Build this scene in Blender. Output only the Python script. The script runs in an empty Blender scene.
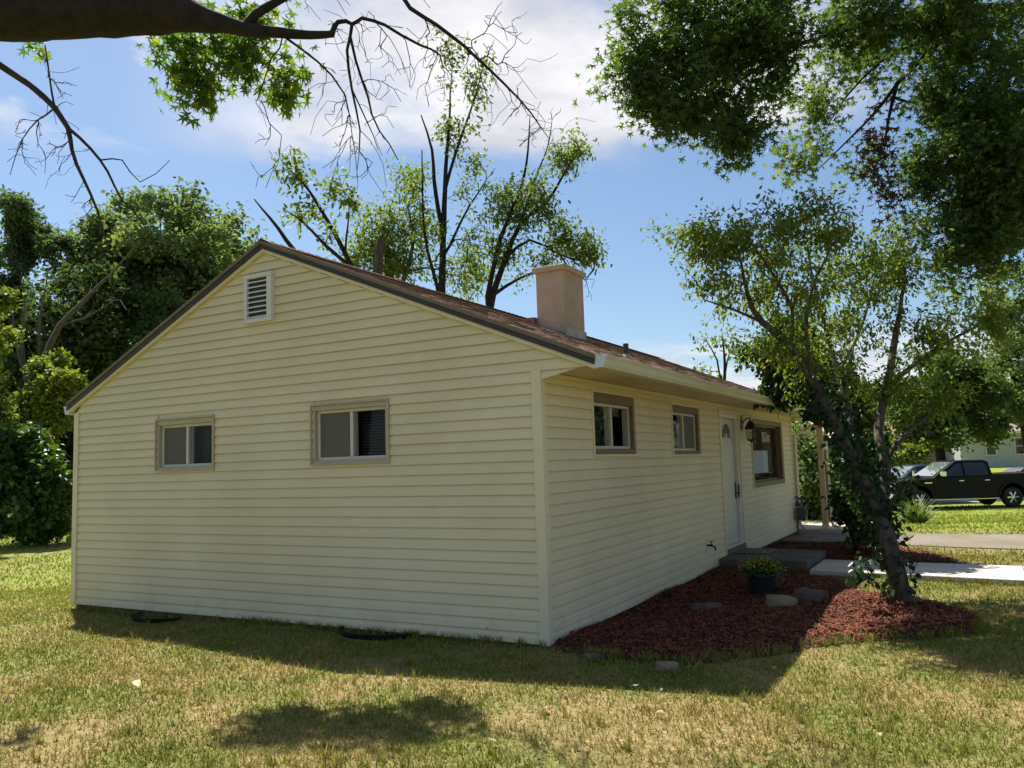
import bpy, math, random
import numpy as np
from mathutils import Vector, Matrix

S = bpy.context.scene
COL = S.collection
R = math.radians

# ------------------------------------------------------------------ camera
CAM = np.array([3.4212, -6.6744, 1.5949])
F, PITCH, ROLL, YAW = 821.5, R(5.629), R(-1.807), R(-28.992)
FW = np.array([math.sin(YAW)*math.cos(PITCH), math.cos(YAW)*math.cos(PITCH), math.sin(PITCH)])
_rt = np.cross(FW, [0, 0, 1]); _rt /= np.linalg.norm(_rt)
_up = np.cross(_rt, FW)
RT = _rt*math.cos(ROLL) + _up*math.sin(ROLL)
UP = -_rt*math.sin(ROLL) + _up*math.cos(ROLL)
cd = bpy.data.cameras.new('camera'); cam = bpy.data.objects.new('camera', cd); COL.objects.link(cam)
cd.sensor_width = 36; cd.lens = F*36/1024; cd.clip_start = .05; cd.clip_end = 3000
cam.matrix_world = Matrix(((RT[0], UP[0], -FW[0], CAM[0]), (RT[1], UP[1], -FW[1], CAM[1]),
                           (RT[2], UP[2], -FW[2], CAM[2]), (0, 0, 0, 1)))
S.camera = cam

# ------------------------------------------------------------------ light
SUN = np.array([-.53, .31, 1.0]); SUN /= np.linalg.norm(SUN)
SUN_STRENGTH, SKY_STRENGTH, EXPOSURE = 5.0, .062, 1.02
w = bpy.data.worlds.new('World'); S.world = w; w.use_nodes = True
nt = w.node_tree; nt.nodes.clear()
def wn(t, **k):
    n = nt.nodes.new(t)
    for a, b in k.items(): setattr(n, a, b)
    return n
def wm(op, a, b=None, c=None):
    n = wn('ShaderNodeMath', operation=op)
    for i, v in enumerate((a, b, c)):
        if v is None: continue
        if isinstance(v, (int, float)): n.inputs[i].default_value = v
        else: nt.links.new(v, n.inputs[i])
    return n.outputs[0]
out = wn('ShaderNodeOutputWorld')
sky = wn('ShaderNodeTexSky', sky_type='NISHITA', sun_disc=False)
sky.sun_elevation = math.asin(SUN[2]); sky.sun_rotation = math.atan2(SUN[0], SUN[1])
sky.air_density = 1.0; sky.dust_density = .8; sky.ozone_density = 2.2
bg = wn('ShaderNodeBackground'); bg.inputs[1].default_value = SKY_STRENGTH
tint = wn('ShaderNodeMix', data_type='RGBA', blend_type='MULTIPLY'); tint.inputs[0].default_value = 1
tint.inputs[7].default_value = (.92, 1.0, 1.04, 1)
nt.links.new(sky.outputs[0], tint.inputs[6]); nt.links.new(tint.outputs[2], bg.inputs[0])
tc = wn('ShaderNodeTexCoord'); sep = wn('ShaderNodeSeparateXYZ'); nt.links.new(tc.outputs['Generated'], sep.inputs[0])
X_, Y_, Z_ = sep.outputs
den = wm('ADD', wm('MAXIMUM', Z_, 0.0), .12)
cmb = wn('ShaderNodeCombineXYZ'); nt.links.new(wm('DIVIDE', X_, den), cmb.inputs[0]); nt.links.new(wm('DIVIDE', Y_, den), cmb.inputs[1])
def noise(scale, detail, rough, vec=cmb.outputs[0], off=0):
    n = wn('ShaderNodeTexNoise', noise_dimensions='4D'); n.inputs['W'].default_value = off
    n.inputs['Scale'].default_value = scale; n.inputs['Detail'].default_value = detail; n.inputs['Roughness'].default_value = rough
    nt.links.new(vec, n.inputs['Vector']); return n.outputs[0]
n1 = noise(1.6, 9, .58, off=3.1); n3 = noise(2.6, 8, .6, off=7.7); n4 = noise(2.4, 9, .55, off=1.3)
# cloud bank: above ~21 degrees, most dense around one azimuth
az = wm('ARCTAN2', X_, Y_)                     # azimuth from +Y
def sstep(v, a, b):
    n = wn('ShaderNodeMapRange', interpolation_type='SMOOTHSTEP'); n.inputs[1].default_value = a; n.inputs[2].default_value = b
    nt.links.new(v, n.inputs[0]); return n.outputs[0]
el = wm('ARCSINE', Z_)
elw = wm('ADD', el, wm('MULTIPLY', wm('SUBTRACT', n1, .5), .13))
bank = wm('MULTIPLY', sstep(elw, R(20.3), R(22.8)), wm('MULTIPLY', sstep(az, R(-56), R(-40)), wm('SUBTRACT', 1.0, sstep(az, R(-12), R(0)))))
wisp = wm('MULTIPLY', sstep(n4, .52, .62), wm('MULTIPLY', sstep(elw, R(20), R(25)), .8))
low = wm('MULTIPLY', wm('MULTIPLY', sstep(n1, .36, .55), wm('SUBTRACT', 1.0, sstep(elw, R(6.5), R(9)))), wm('MULTIPLY', sstep(az, R(-26), R(-20)), .75))
dens = wm('MULTIPLY', bank, sstep(n1, .30, .56))
mask = wm('MINIMUM', wm('MAXIMUM', wm('MAXIMUM', dens, wisp), low), .93)
cc = wn('ShaderNodeMix', data_type='RGBA'); cc.inputs[6].default_value = (.72, .72, .78, 1); cc.inputs[7].default_value = (1.05, 1.03, 1.04, 1)
nt.links.new(sstep(n3, .36, .64), cc.inputs[0])
bg2 = wn('ShaderNodeBackground'); bg2.inputs[1].default_value = .50; nt.links.new(cc.outputs[2], bg2.inputs[0])
mx = wn('ShaderNodeMixShader'); nt.links.new(mask, mx.inputs[0]); nt.links.new(bg.outputs[0], mx.inputs[1]); nt.links.new(bg2.outputs[0], mx.inputs[2])
nt.links.new(mx.outputs[0], out.inputs[0])

sl = bpy.data.lights.new('sun', 'SUN'); sl.energy = SUN_STRENGTH; sl.angle = R(.5); sl.color = (1, .93, .80)
so = bpy.data.objects.new('sun', sl); COL.objects.link(so)
so.rotation_euler = Vector(-SUN).to_track_quat('-Z', 'Y').to_euler(); so.location = (-12, 6, 25)
S.view_settings.view_transform = 'Standard'; S.view_settings.look = 'None'
S.view_settings.gamma = 1; S.view_settings.use_curve_mapping = False; S.view_settings.exposure = EXPOSURE
S.render.engine = 'CYCLES'
S.cycles.max_bounces = 7; S.cycles.diffuse_bounces = 4; S.cycles.glossy_bounces = 3; S.cycles.transmission_bounces = 6
S.cycles.caustics_reflective = False; S.cycles.caustics_refractive = False

# ------------------------------------------------------------------ helpers
def at(px, py, D):
    """world point seen at a pixel of the photograph, D metres along the view axis"""
    d = FW*F + RT*(px-512) - UP*(py-384)
    return CAM + d*(D*(DSC(py) if callable(DSC) else DSC)/F)
DSC = 1.0

def link(o, parent=None):
    COL.objects.link(o)
    if parent is not None: o.parent = parent
    return o
def tag(o, label=None, cat=None, group=None, kind=None):
    if label: o['label'] = label
    if cat: o['category'] = cat
    if group: o['group'] = group
    if kind: o['kind'] = kind
    return o
def empty(name, loc, label=None, cat=None, group=None, rz=0):
    o = bpy.data.objects.new(name, None); o.location = loc; o.rotation_euler = (0, 0, rz); o.empty_display_size = .1
    COL.objects.link(o); return tag(o, label, cat, group)

def np_mesh(name, co, faces, mat, parent=None, off=(0, 0, 0), smooth=False, mats=None, midx=None):
    """faces: (n,k) int array with constant k"""
    co = np.asarray(co, np.float32) - np.asarray(off, np.float32)
    faces = np.asarray(faces, np.int32)
    me = bpy.data.meshes.new(name)
    me.vertices.add(len(co)); me.vertices.foreach_set('co', co.ravel())
    n, k = faces.shape
    me.loops.add(n*k); me.loops.foreach_set('vertex_index', faces.ravel())
    me.polygons.add(n); me.polygons.foreach_set('loop_start', np.arange(0, n*k, k, dtype=np.int32))
    if smooth: me.polygons.foreach_set('use_smooth', np.ones(n, bool))
    me.update(calc_edges=True)
    for m in (mats or [mat]): me.materials.append(m)
    if midx is not None: me.polygons.foreach_set('material_index', np.asarray(midx, np.int32))
    return link(bpy.data.objects.new(name, me), parent)

class MB:
    def __init__(self): self.v = []; self.f = []
    def add(self, vs, fs):
        b = len(self.v); self.v += [tuple(map(float, q)) for q in vs]; self.f += [tuple(b+i for i in q) for q in fs]; return self
    def box(self, x0, x1, y0, y1, z0, z1):
        x0, x1 = sorted((x0, x1)); y0, y1 = sorted((y0, y1)); z0, z1 = sorted((z0, z1))
        return self.add([(x0,y0,z0),(x1,y0,z0),(x1,y1,z0),(x0,y1,z0),(x0,y0,z1),(x1,y0,z1),(x1,y1,z1),(x0,y1,z1)],
                        [(0,3,2,1),(4,5,6,7),(0,1,5,4),(1,2,6,5),(2,3,7,6),(3,0,4,7)])
    def prism(self, poly, vec):
        """extrude a planar 3d polygon along vec"""
        n = len(poly); v = [tuple(q) for q in poly] + [tuple(np.add(q, vec)) for q in poly]
        f = [tuple(range(n))[::-1], tuple(range(n, 2*n))] + [(i, (i+1) % n, n+(i+1) % n, n+i) for i in range(n)]
        return self.add(v, f)
    def tube(self, pts, rad, n=8, cap=True, jit=0):
        pts = [np.array(q, float) for q in pts]
        if isinstance(rad, (int, float)): rad = [rad]*len(pts)
        rings = []; ref = None; rj = random.Random(len(pts)*7+n); rid = [rj.uniform(-1, 1) for _ in range(n)]
        for i, q in enumerate(pts):
            if jit: rid = [.8*v_+.45*rj.uniform(-1, 1) for v_ in rid]
            t = pts[min(i+1, len(pts)-1)] - pts[max(i-1, 0)]; t /= (np.linalg.norm(t)+1e-9)
            if ref is None:
                ref = np.cross(t, [0, 0, 1]) if abs(t[2]) < .9 else np.cross(t, [1, 0, 0])
            a = ref - t*(ref@t); a /= (np.linalg.norm(a)+1e-9); b = np.cross(t, a); ref = a
            rings.append([q + rad[i]*(1+jit*rid[k])*(a*math.cos(2*math.pi*k/n) + b*math.sin(2*math.pi*k/n)) for k in range(n)])
        vs = [p for r in rings for p in r]; m = len(pts)
        fs = [(i*n+k, i*n+(k+1) % n, (i+1)*n+(k+1) % n, (i+1)*n+k) for i in range(m-1) for k in range(n)]
        if cap: fs += [tuple(range(n))[::-1], tuple(range((m-1)*n, m*n))]
        return self.add(vs, fs)
    def lathe(self, c, prof, n=20, axis='z', cap=True):
        rings = []
        for r, h in prof:
            for k in range(n):
                a = 2*math.pi*k/n; x, y = r*math.cos(a), r*math.sin(a)
                rings.append({'z': (c[0]+x, c[1]+y, c[2]+h), 'y': (c[0]+x, c[1]+h, c[2]+y), 'x': (c[0]+h, c[1]+x, c[2]+y)}[axis])
        m = len(prof)
        fs = [(i*n+k, i*n+(k+1) % n, (i+1)*n+(k+1) % n, (i+1)*n+k) for i in range(m-1) for k in range(n)]
        if cap: fs += [tuple(range(n))[::-1], tuple(range((m-1)*n, m*n))]
        return self.add(rings, fs)
    def build(self, name, mat, parent=None, off=(0, 0, 0), bevel=0, smooth=False):
        me = bpy.data.meshes.new(name)
        me.from_pydata([tuple(np.subtract(q, off)) for q in self.v], [], self.f); me.materials.append(mat); me.update()
        if smooth:
            for p in me.polygons: p.use_smooth = True
        o = link(bpy.data.objects.new(name, me), parent)
        if bevel:
            b = o.modifiers.new('bevel', 'BEVEL'); b.width = bevel; b.segments = 2; b.limit_method = 'ANGLE'; b.angle_limit = R(40)
        return o

# ------------------------------------------------------------------ materials
def mat(name, c1, c2=None, rough=.7, scale=5., detail=4, bump=0., bscale=40., metal=0., spec=.5, lo=.35, hi=.65, stretch=None, coat=0, c3=None, s3=1., island=0.):
    m = bpy.data.materials.new(name); m.use_nodes = True; t = m.node_tree; L = t.links
    p = t.nodes['Principled BSDF']; p.inputs['Roughness'].default_value = rough; p.inputs['Metallic'].default_value = metal
    p.inputs['Specular IOR Level'].default_value = spec; p.inputs['Coat Weight'].default_value = coat
    c = t.nodes.new('ShaderNodeTexCoord'); vec = c.outputs['Object']
    if stretch:
        mp = t.nodes.new('ShaderNodeMapping'); mp.inputs['Scale'].default_value = stretch; L.new(vec, mp.inputs[0]); vec = mp.outputs[0]
    if c2 is None: p.inputs['Base Color'].default_value = (*c1, 1)
    else:
        n = t.nodes.new('ShaderNodeTexNoise'); n.inputs['Scale'].default_value = scale; n.inputs['Detail'].default_value = detail
        n.inputs['Roughness'].default_value = .6; L.new(vec, n.inputs['Vector'])
        mr = t.nodes.new('ShaderNodeMapRange'); mr.inputs[1].default_value = lo; mr.inputs[2].default_value = hi; L.new(n.outputs[0], mr.inputs[0])
        x = t.nodes.new('ShaderNodeMix'); x.data_type = 'RGBA'; x.inputs[6].default_value = (*c1, 1); x.inputs[7].default_value = (*c2, 1)
        fac = mr.outputs[0]
        if island:
            g = t.nodes.new('ShaderNodeNewGeometry'); a = t.nodes.new('ShaderNodeMath'); a.operation = 'MULTIPLY_ADD'; a.use_clamp = True
            a.inputs[1].default_value = island; L.new(g.outputs['Random Per Island'], a.inputs[0])
            b = t.nodes.new('ShaderNodeMath'); b.operation = 'MULTIPLY'; b.inputs[1].default_value = 1-island; L.new(fac, b.inputs[0]); L.new(b.outputs[0], a.inputs[2]); fac = a.outputs[0]
        L.new(fac, x.inputs[0]); colr = x.outputs[2]
        if c3:
            n3 = t.nodes.new('ShaderNodeTexNoise'); n3.inputs['Scale'].default_value = s3; n3.inputs['Detail'].default_value = 3; L.new(vec, n3.inputs['Vector'])
            m3 = t.nodes.new('ShaderNodeMapRange'); m3.inputs[1].default_value = .42; m3.inputs[2].default_value = .62; L.new(n3.outputs[0], m3.inputs[0])
            y = t.nodes.new('ShaderNodeMix'); y.data_type = 'RGBA'; y.inputs[7].default_value = (*c3, 1); L.new(colr, y.inputs[6]); L.new(m3.outputs[0], y.inputs[0]); colr = y.outputs[2]
        L.new(colr, p.inputs['Base Color'])
    if bump:
        n = t.nodes.new('ShaderNodeTexNoise'); n.inputs['Scale'].default_value = bscale; n.inputs['Detail'].default_value = 5; L.new(vec, n.inputs['Vector'])
        b = t.nodes.new('ShaderNodeBump'); b.inputs['Strength'].default_value = bump; b.inputs['Distance'].default_value = .02; L.new(n.outputs[0], b.inputs['Height']); L.new(b.outputs[0], p.inputs['Normal'])
    return m

def add_splash(m):
    t = m.node_tree; L = t.links; N = t.nodes.new; p = t.nodes['Principled BSDF']; src = p.inputs['Base Color'].links[0].from_socket
    c = N('ShaderNodeTexCoord'); sp = N('ShaderNodeSeparateXYZ'); L.new(c.outputs['Object'], sp.inputs[0])
    n = N('ShaderNodeTexNoise'); n.inputs['Scale'].default_value = 5; n.inputs['Detail'].default_value = 8; n.inputs['Roughness'].default_value = .7; L.new(c.outputs['Object'], n.inputs['Vector'])
    h = N('ShaderNodeMapRange'); h.inputs[1].default_value = .45; h.inputs[2].default_value = .0; L.new(sp.outputs[2], h.inputs[0])
    a = N('ShaderNodeMath'); a.operation = 'MULTIPLY'; L.new(h.outputs[0], a.inputs[0])
    r = N('ShaderNodeMapRange'); r.inputs[1].default_value = .48; r.inputs[2].default_value = .7; L.new(n.outputs[0], r.inputs[0]); L.new(r.outputs[0], a.inputs[1])
    x = N('ShaderNodeMix'); x.data_type = 'RGBA'; x.inputs[7].default_value = (.30, .24, .15, 1); L.new(src, x.inputs[6])
    b = N('ShaderNodeMath'); b.operation = 'MULTIPLY'; b.inputs[1].default_value = .28; L.new(a.outputs[0], b.inputs[0]); L.new(b.outputs[0], x.inputs[0]); L.new(x.outputs[2], p.inputs['Base Color'])

def leaf_mat(name, ca, cb, cyel=None, yel=.0, trans=.45, rough=.55, nscale=.6, tcol=(1.15, 1.28, .5)):
    """leaf: diffuse + translucent, colour varies leaf to leaf and slowly through the crown"""
    m = bpy.data.materials.new(name); m.use_nodes = True; t = m.node_tree; L = t.links; t.nodes.clear()
    N = t.nodes.new; o = N('ShaderNodeOutputMaterial')
    g = N('ShaderNodeNewGeometry'); c = N('ShaderNodeTexCoord')
    n = N('ShaderNodeTexNoise'); n.inputs['Scale'].default_value = nscale; n.inputs['Detail'].default_value = 3; L.new(c.outputs['Object'], n.inputs['Vector'])
    a = N('ShaderNodeMath'); a.operation = 'MULTIPLY_ADD'; a.inputs[1].default_value = .6; L.new(g.outputs['Random Per Island'], a.inputs[0])
    b = N('ShaderNodeMapRange'); b.inputs[1].default_value = .35; b.inputs[2].default_value = .65; b.inputs[3].default_value = 0; b.inputs[4].default_value = .5; L.new(n.outputs[0], b.inputs[0]); L.new(b.outputs[0], a.inputs[2])
    x = N('ShaderNodeMix'); x.data_type = 'RGBA'; x.inputs[6].default_value = (*ca, 1); x.inputs[7].default_value = (*cb, 1); L.new(a.outputs[0], x.inputs[0])
    colr = x.outputs[2]
    if cyel:
        wn_ = N('ShaderNodeTexWhiteNoise'); wn_.noise_dimensions = '1D'; L.new(g.outputs['Random Per Island'], wn_.inputs['W'])
        cmp_ = N('ShaderNodeMath'); cmp_.operation = 'LESS_THAN'; cmp_.inputs[1].default_value = yel; L.new(wn_.outputs[0], cmp_.inputs[0])
        y = N('ShaderNodeMix'); y.data_type = 'RGBA'; y.inputs[7].default_value = (*cyel, 1); L.new(colr, y.inputs[6]); L.new(cmp_.outputs[0], y.inputs[0]); colr = y.outputs[2]
    p = N('ShaderNodeBsdfPrincipled'); p.inputs['Roughness'].default_value = rough; p.inputs['Specular IOR Level'].default_value = .28 if rough < .7 else .06; L.new(colr, p.inputs['Base Color'])
    tr = N('ShaderNodeBsdfTranslucent'); tm = N('ShaderNodeMix'); tm.data_type = 'RGBA'; tm.blend_type = 'MULTIPLY'; tm.clamp_result = False; tm.inputs[0].default_value = 1; tm.inputs[7].default_value = (*tcol, 1)
    L.new(colr, tm.inputs[6]); L.new(tm.outputs[2], tr.inputs[0])
    s = N('ShaderNodeMixShader'); s.inputs[0].default_value = trans; L.new(p.outputs[0], s.inputs[1]); L.new(tr.outputs[0], s.inputs[2]); L.new(s.outputs[0], o.inputs[0])
    return m

M = {}
M['siding'] = mat('siding', (.70, .612, .405), (.755, .665, .45), .5, 1.6, bump=.08, bscale=30, spec=.3, c3=(.675, .585, .38), s3=.7, island=.35)
add_splash(M['siding'])
M['trim'] = mat('trim_cream', (.69, .62, .43), (.74, .67, .47), .5, 3)
M['soffit'] = mat('soffit', (.60, .49, .33), (.66, .54, .37), .6, 2)
M['gutter'] = mat('gutter', (.60, .55, .39), (.66, .62, .46), .4, 2)
M['gutter_cap'] = mat('gutter_cap', (.55, .62, .68), (.6, .66, .7), .4, 6)
M['rake'] = mat('rake_metal', (.15, .115, .07), (.20, .155, .10), .6, 3, spec=.3)
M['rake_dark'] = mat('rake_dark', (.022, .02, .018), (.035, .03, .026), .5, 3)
M['shingle'] = mat('shingle', (.12, .072, .05), (.30, .19, .14), .9, 9, bump=.6, bscale=120, island=.65)
M['vent'] = mat('vent_white', (.62, .62, .59), (.68, .68, .65), .5, 5)
M['brown'] = mat('casing_brown', (.155, .10, .06), (.20, .135, .085), .55, 6, stretch=(8, 8, 1))
M['tan'] = mat('window_trim_tan', (.42, .35, .235), (.48, .40, .28), .5, 5)
M['beige'] = mat('casing_beige', (.42, .36, .25), (.47, .41, .29), .5, 5)
M['sash'] = mat('sash_beige', (.56, .53, .45), (.62, .59, .51), .45, 5)
M['vinyl'] = mat('vinyl_white', (.64, .61, .53), (.69, .66, .58), .4, 5)
M['door'] = mat('door_white', (.52, .51, .49), (.56, .55, .53), .4, 3)
M['brick'] = mat('brick_sill', (.16, .09, .065), (.24, .14, .10), .85, 20, bump=.3)
M['chimney'] = mat('chimney_paint', (.44, .335, .23), (.52, .405, .285), .8, 4, bump=.15, bscale=50)
M['flash'] = mat('flashing', (.34, .29, .25), (.44, .38, .33), .45, 8, metal=.4)
M['black'] = mat('black_metal', (.012, .012, .013), (.02, .02, .022), .4, 10)
M['well'] = mat('well_black', (.008, .008, .008), (.016, .015, .014), .85, 10, spec=.15)
M['grey_metal'] = mat('meter_grey', (.05, .05, .054), (.08, .08, .085), .5, 10)
M['concrete'] = mat('concrete', (.46, .42, .38), (.56, .52, .48), .85, 3, bump=.15, bscale=90, c3=(.42, .385, .345), s3=1.2)
M['old_concrete'] = mat('old_concrete', (.115, .10, .08), (.17, .148, .12), .9, 5, bump=.3, bscale=70, c3=(.09, .08, .062), s3=2)
M['porch'] = mat('porch_concrete', (.42, .36, .29), (.5, .44, .36), .9, 4, bump=.2)
M['curtain'] = mat('curtain_dark', (.035, .036, .04), (.06, .062, .068), .9, 6)
M['sheer'] = mat('curtain_pale', (.6, .62, .64), (.7, .72, .74), .9, 6)
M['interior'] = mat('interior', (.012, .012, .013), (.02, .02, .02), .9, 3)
M['screen'] = mat('screen', (.12, .115, .10), (.145, .14, .122), .75, 200, spec=.2)
M['post'] = mat('post_wood', (.48, .34, .20), (.60, .45, .28), .7, 5, stretch=(6, 6, .6))
M['stone'] = mat('stone', (.15, .115, .075), (.27, .21, .14), .95, 6, bump=.6, bscale=25)
M['stone2'] = mat('stone_brown', (.06, .048, .036), (.11, .09, .068), .95, 6, bump=.6, bscale=25)
M['pot'] = mat('pot_glaze', (.012, .022, .022), (.02, .035, .034), .3, 5)
M['bark'] = mat('bark', (.045, .035, .027), (.11, .09, .07), .95, 14, bump=.9, bscale=22, stretch=(1, 1, .3))
M['bark_dark'] = mat('bark_dark', (.007, .0055, .0045), (.022, .017, .014), .95, 10, bump=1., bscale=16)
M['bark_grey'] = mat('bark_grey', (.055, .048, .04), (.12, .105, .09), .95, 12, bump=.7, bscale=25)
M['twig'] = mat('twig', (.022, .017, .014), (.04, .032, .026), .9, 12)
M['mulch'] = mat('mulch_bed', (.012, .004, .003), (.035, .011, .007), 1., 30, bump=.8, bscale=60)
M['chips'] = mat('mulch_chips', (.011, .004, .003), (.29, .082, .035), .95, 9, island=.75)
M['gravel'] = mat('gravel', (.15, .128, .108), (.25, .22, .19), .95, 55, bump=.6, bscale=120, c3=(.16, .14, .08), s3=.7)
M['street'] = mat('street', (.46, .42, .37), (.54, .50, .44), .9, 4)

def glass_mat(name, tintc=(.9, .93, .95)):
    m = bpy.data.materials.new(name); m.use_nodes = True; t = m.node_tree; L = t.links; t.nodes.clear()
    o = t.nodes.new('ShaderNodeOutputMaterial'); a = t.nodes.new('ShaderNodeBsdfTransparent'); a.inputs[0].default_value = (*tintc, 1)
    g = t.nodes.new('ShaderNodeBsdfGlossy'); g.inputs['Roughness'].default_value = .015
    fr = t.nodes.new('ShaderNodeFresnel'); fr.inputs[0].default_value = 1.52
    x = t.nodes.new('ShaderNodeMixShader'); mu = t.nodes.new('ShaderNodeMath'); mu.operation = 'MULTIPLY'; mu.use_clamp = True; mu.inputs[1].default_value = .45; L.new(fr.outputs[0], mu.inputs[0])
    ge = t.nodes.new('ShaderNodeNewGeometry'); iv_ = t.nodes.new('ShaderNodeMath'); iv_.operation = 'SUBTRACT'; iv_.inputs[0].default_value = 1; L.new(ge.outputs['Backfacing'], iv_.inputs[1])
    m2 = t.nodes.new('ShaderNodeMath'); m2.operation = 'MULTIPLY'; L.new(mu.outputs[0], m2.inputs[0]); L.new(iv_.outputs[0], m2.inputs[1])
    L.new(m2.outputs[0], x.inputs[0]); L.new(a.outputs[0], x.inputs[1]); L.new(g.outputs[0], x.inputs[2]); L.new(x.outputs[0], o.inputs[0])
    return m
M['glass'] = glass_mat('window_glass')

# ------------------------------------------------------------------ terrain
def sm(x, a, b):
    t = np.clip((np.asarray(x, float)-a)/(b-a), 0, 1); return t*t*(3-2*t)
_rng0 = np.random.default_rng(5)
_wav = [(_rng0.uniform(.5, 3.2), _rng0.uniform(0, 6.3), _rng0.uniform(0, 6.3)) for _ in range(14)]
def ground_z(x, y):
    x = np.asarray(x, float); y = np.asarray(y, float)
    z = -.035 - .70*sm(y, 9, 31)*sm(x, -12, -5) + 1.05*sm(y, 38, 58)*sm(x, -12, -5)
    z = z - .045*sm(-x, 3.2, 5.6)*sm(-y, -6, -1)
    b = 0
    for k, a, p in _wav: b = b + np.sin(k*(x*math.cos(a)+y*math.sin(a))+p)/k
    return z + .006*b
def gz(x, y): return float(ground_z(x, y))

def ground_material(blade=False):
    m = bpy.data.materials.new('grass_blades' if blade else 'lawn_soil'); m.use_nodes = True; t = m.node_tree; L = t.links; N = t.nodes.new
    p = t.nodes['Principled BSDF']; p.inputs['Roughness'].default_value = .9 if not blade else .6; p.inputs['Specular IOR Level'].default_value = .2
    g = N('ShaderNodeNewGeometry')
    def nz(s, d, lo, hi, off=0):
        mp = N('ShaderNodeMapping'); mp.inputs['Location'].default_value = (off, off, 0); L.new(g.outputs['Position'], mp.inputs[0])
        n = N('ShaderNodeTexNoise'); n.noise_dimensions = '2D'; n.inputs['Scale'].default_value = s; n.inputs['Detail'].default_value = d; n.inputs['Roughness'].default_value = .6; L.new(mp.outputs[0], n.inputs['Vector'])
        r = N('ShaderNodeMapRange'); r.inputs[1].default_value = lo; r.inputs[2].default_value = hi; L.new(n.outputs[0], r.inputs[0]); return r.outputs[0]
    def mixc(f, a, b):
        x = N('ShaderNodeMix'); x.data_type = 'RGBA'
        for i, v in ((6, a), (7, b)):
            if isinstance(v, tuple): x.inputs[i].default_value = (*v, 1)
            else: L.new(v, x.inputs[i])
        L.new(f, x.inputs[0]); return x.outputs[2]
    def math_(op, a, b):
        n = N('ShaderNodeMath'); n.operation = op; n.use_clamp = True
        for i, v in ((0, a), (1, b)):
            if isinstance(v, (int, float)): n.inputs[i].default_value = v
            else: L.new(v, n.inputs[i])
        return n.outputs[0]
    patch = nz(.85, 6, .42, .58)                       # dry <-> green patches
    # lusher lawn away from the house front (towards the street and to the far left)
    sp = N('ShaderNodeSeparateXYZ'); L.new(g.outputs['Position'], sp.inputs[0])
    def mr(v, a, b):
        r = N('ShaderNodeMapRange'); r.inputs[1].default_value = a; r.inputs[2].default_value = b; L.new(v, r.inputs[0]); return r.outputs[0]
    lush = math_('MAXIMUM', mr(sp.outputs[1], 11, 15), math_('MULTIPLY', mr(sp.outputs[0], -4, -9), .75))
    patch = math_('MAXIMUM', patch, math_('MULTIPLY', lush, .9))
    if blade:
        ri = g.outputs['Random Per Island']
        w2 = N('ShaderNodeTexWhiteNoise'); w2.noise_dimensions = '1D'; L.new(ri, w2.inputs['W'])
        straw = mixc(w2.outputs[0], (.27, .225, .06), (.41, .345, .105))
        green = mixc(w2.outputs[0], (.115, .15, .02), (.225, .25, .035))
        green = mixc(lush, green, (.22, .29, .030))
        pick = math_('ADD', math_('MULTIPLY', patch, .64), .26)
        cmp_ = math_('LESS_THAN', ri, pick)
        colr = mixc(cmp_, straw, green)
        L.new(colr, p.inputs['Base Color'])
        tr = N('ShaderNodeBsdfTranslucent'); L.new(colr, tr.inputs[0]); s = N('ShaderNodeMixShader'); s.inputs[0].default_value = .35
        L.new(p.outputs[0], s.inputs[1]); L.new(tr.outputs[0], s.inputs[2]); L.new(s.outputs[0], t.nodes['Material Output'].inputs[0])
    else:
        dry = mixc(nz(14, 5, .35, .65), (.17, .125, .055), (.30, .235, .105))
        grn = mixc(nz(18, 5, .35, .65, 3.), (.09, .105, .025), (.20, .20, .055))
        grn = mixc(lush, grn, (.19, .235, .03))
        colr = mixc(patch, dry, grn)
        L.new(colr, p.inputs['Base Color'])
        n = N('ShaderNodeTexNoise'); n.inputs['Scale'].default_value = 35; n.inputs['Detail'].default_value = 6; L.new(g.outputs['Position'], n.inputs['Vector'])
        b = N('ShaderNodeBump'); b.inputs['Strength'].default_value = .8; b.inputs['Distance'].default_value = .04; L.new(n.outputs[0], b.inputs['Height']); L.new(b.outputs[0], p.inputs['Normal'])
    return m
M['soil'] = ground_material(); M['blade'] = ground_material(True)

xs = np.concatenate([-np.geomspace(14, 900, 26)[::-1], np.arange(-13.5, 9.01, .25), np.geomspace(9.5, 900, 26)])
ys = np.concatenate([-np.geomspace(8, 900, 22)[::-1], np.arange(-7.5, 20.01, .25), np.geomspace(20.7, 900, 30)])
GX, GY = np.meshgrid(xs, ys)
nx, ny = len(xs), len(ys)
idx = np.arange(nx*ny).reshape(ny, nx)
fc = np.stack([idx[:-1, :-1], idx[:-1, 1:], idx[1:, 1:], idx[1:, :-1]], -1).reshape(-1, 4)
g = np_mesh('ground', np.stack([GX, GY, ground_z(GX, GY)], -1).reshape(-1, 3), fc, M['soil'], smooth=True)
tag(g, kind='structure')

def pip(px, py, poly):
    px = np.asarray(px); py = np.asarray(py); ins = np.zeros(px.shape, bool); n = len(poly)
    for i in range(n):
        x0, y0 = poly[i]; x1, y1 = poly[(i+1) % n]
        if y0 == y1: continue
        c = ((y0 > py) != (y1 > py)) & (px < (x1-x0)*(py-y0)/(y1-y0)+x0); ins ^= c
    return ins

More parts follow.
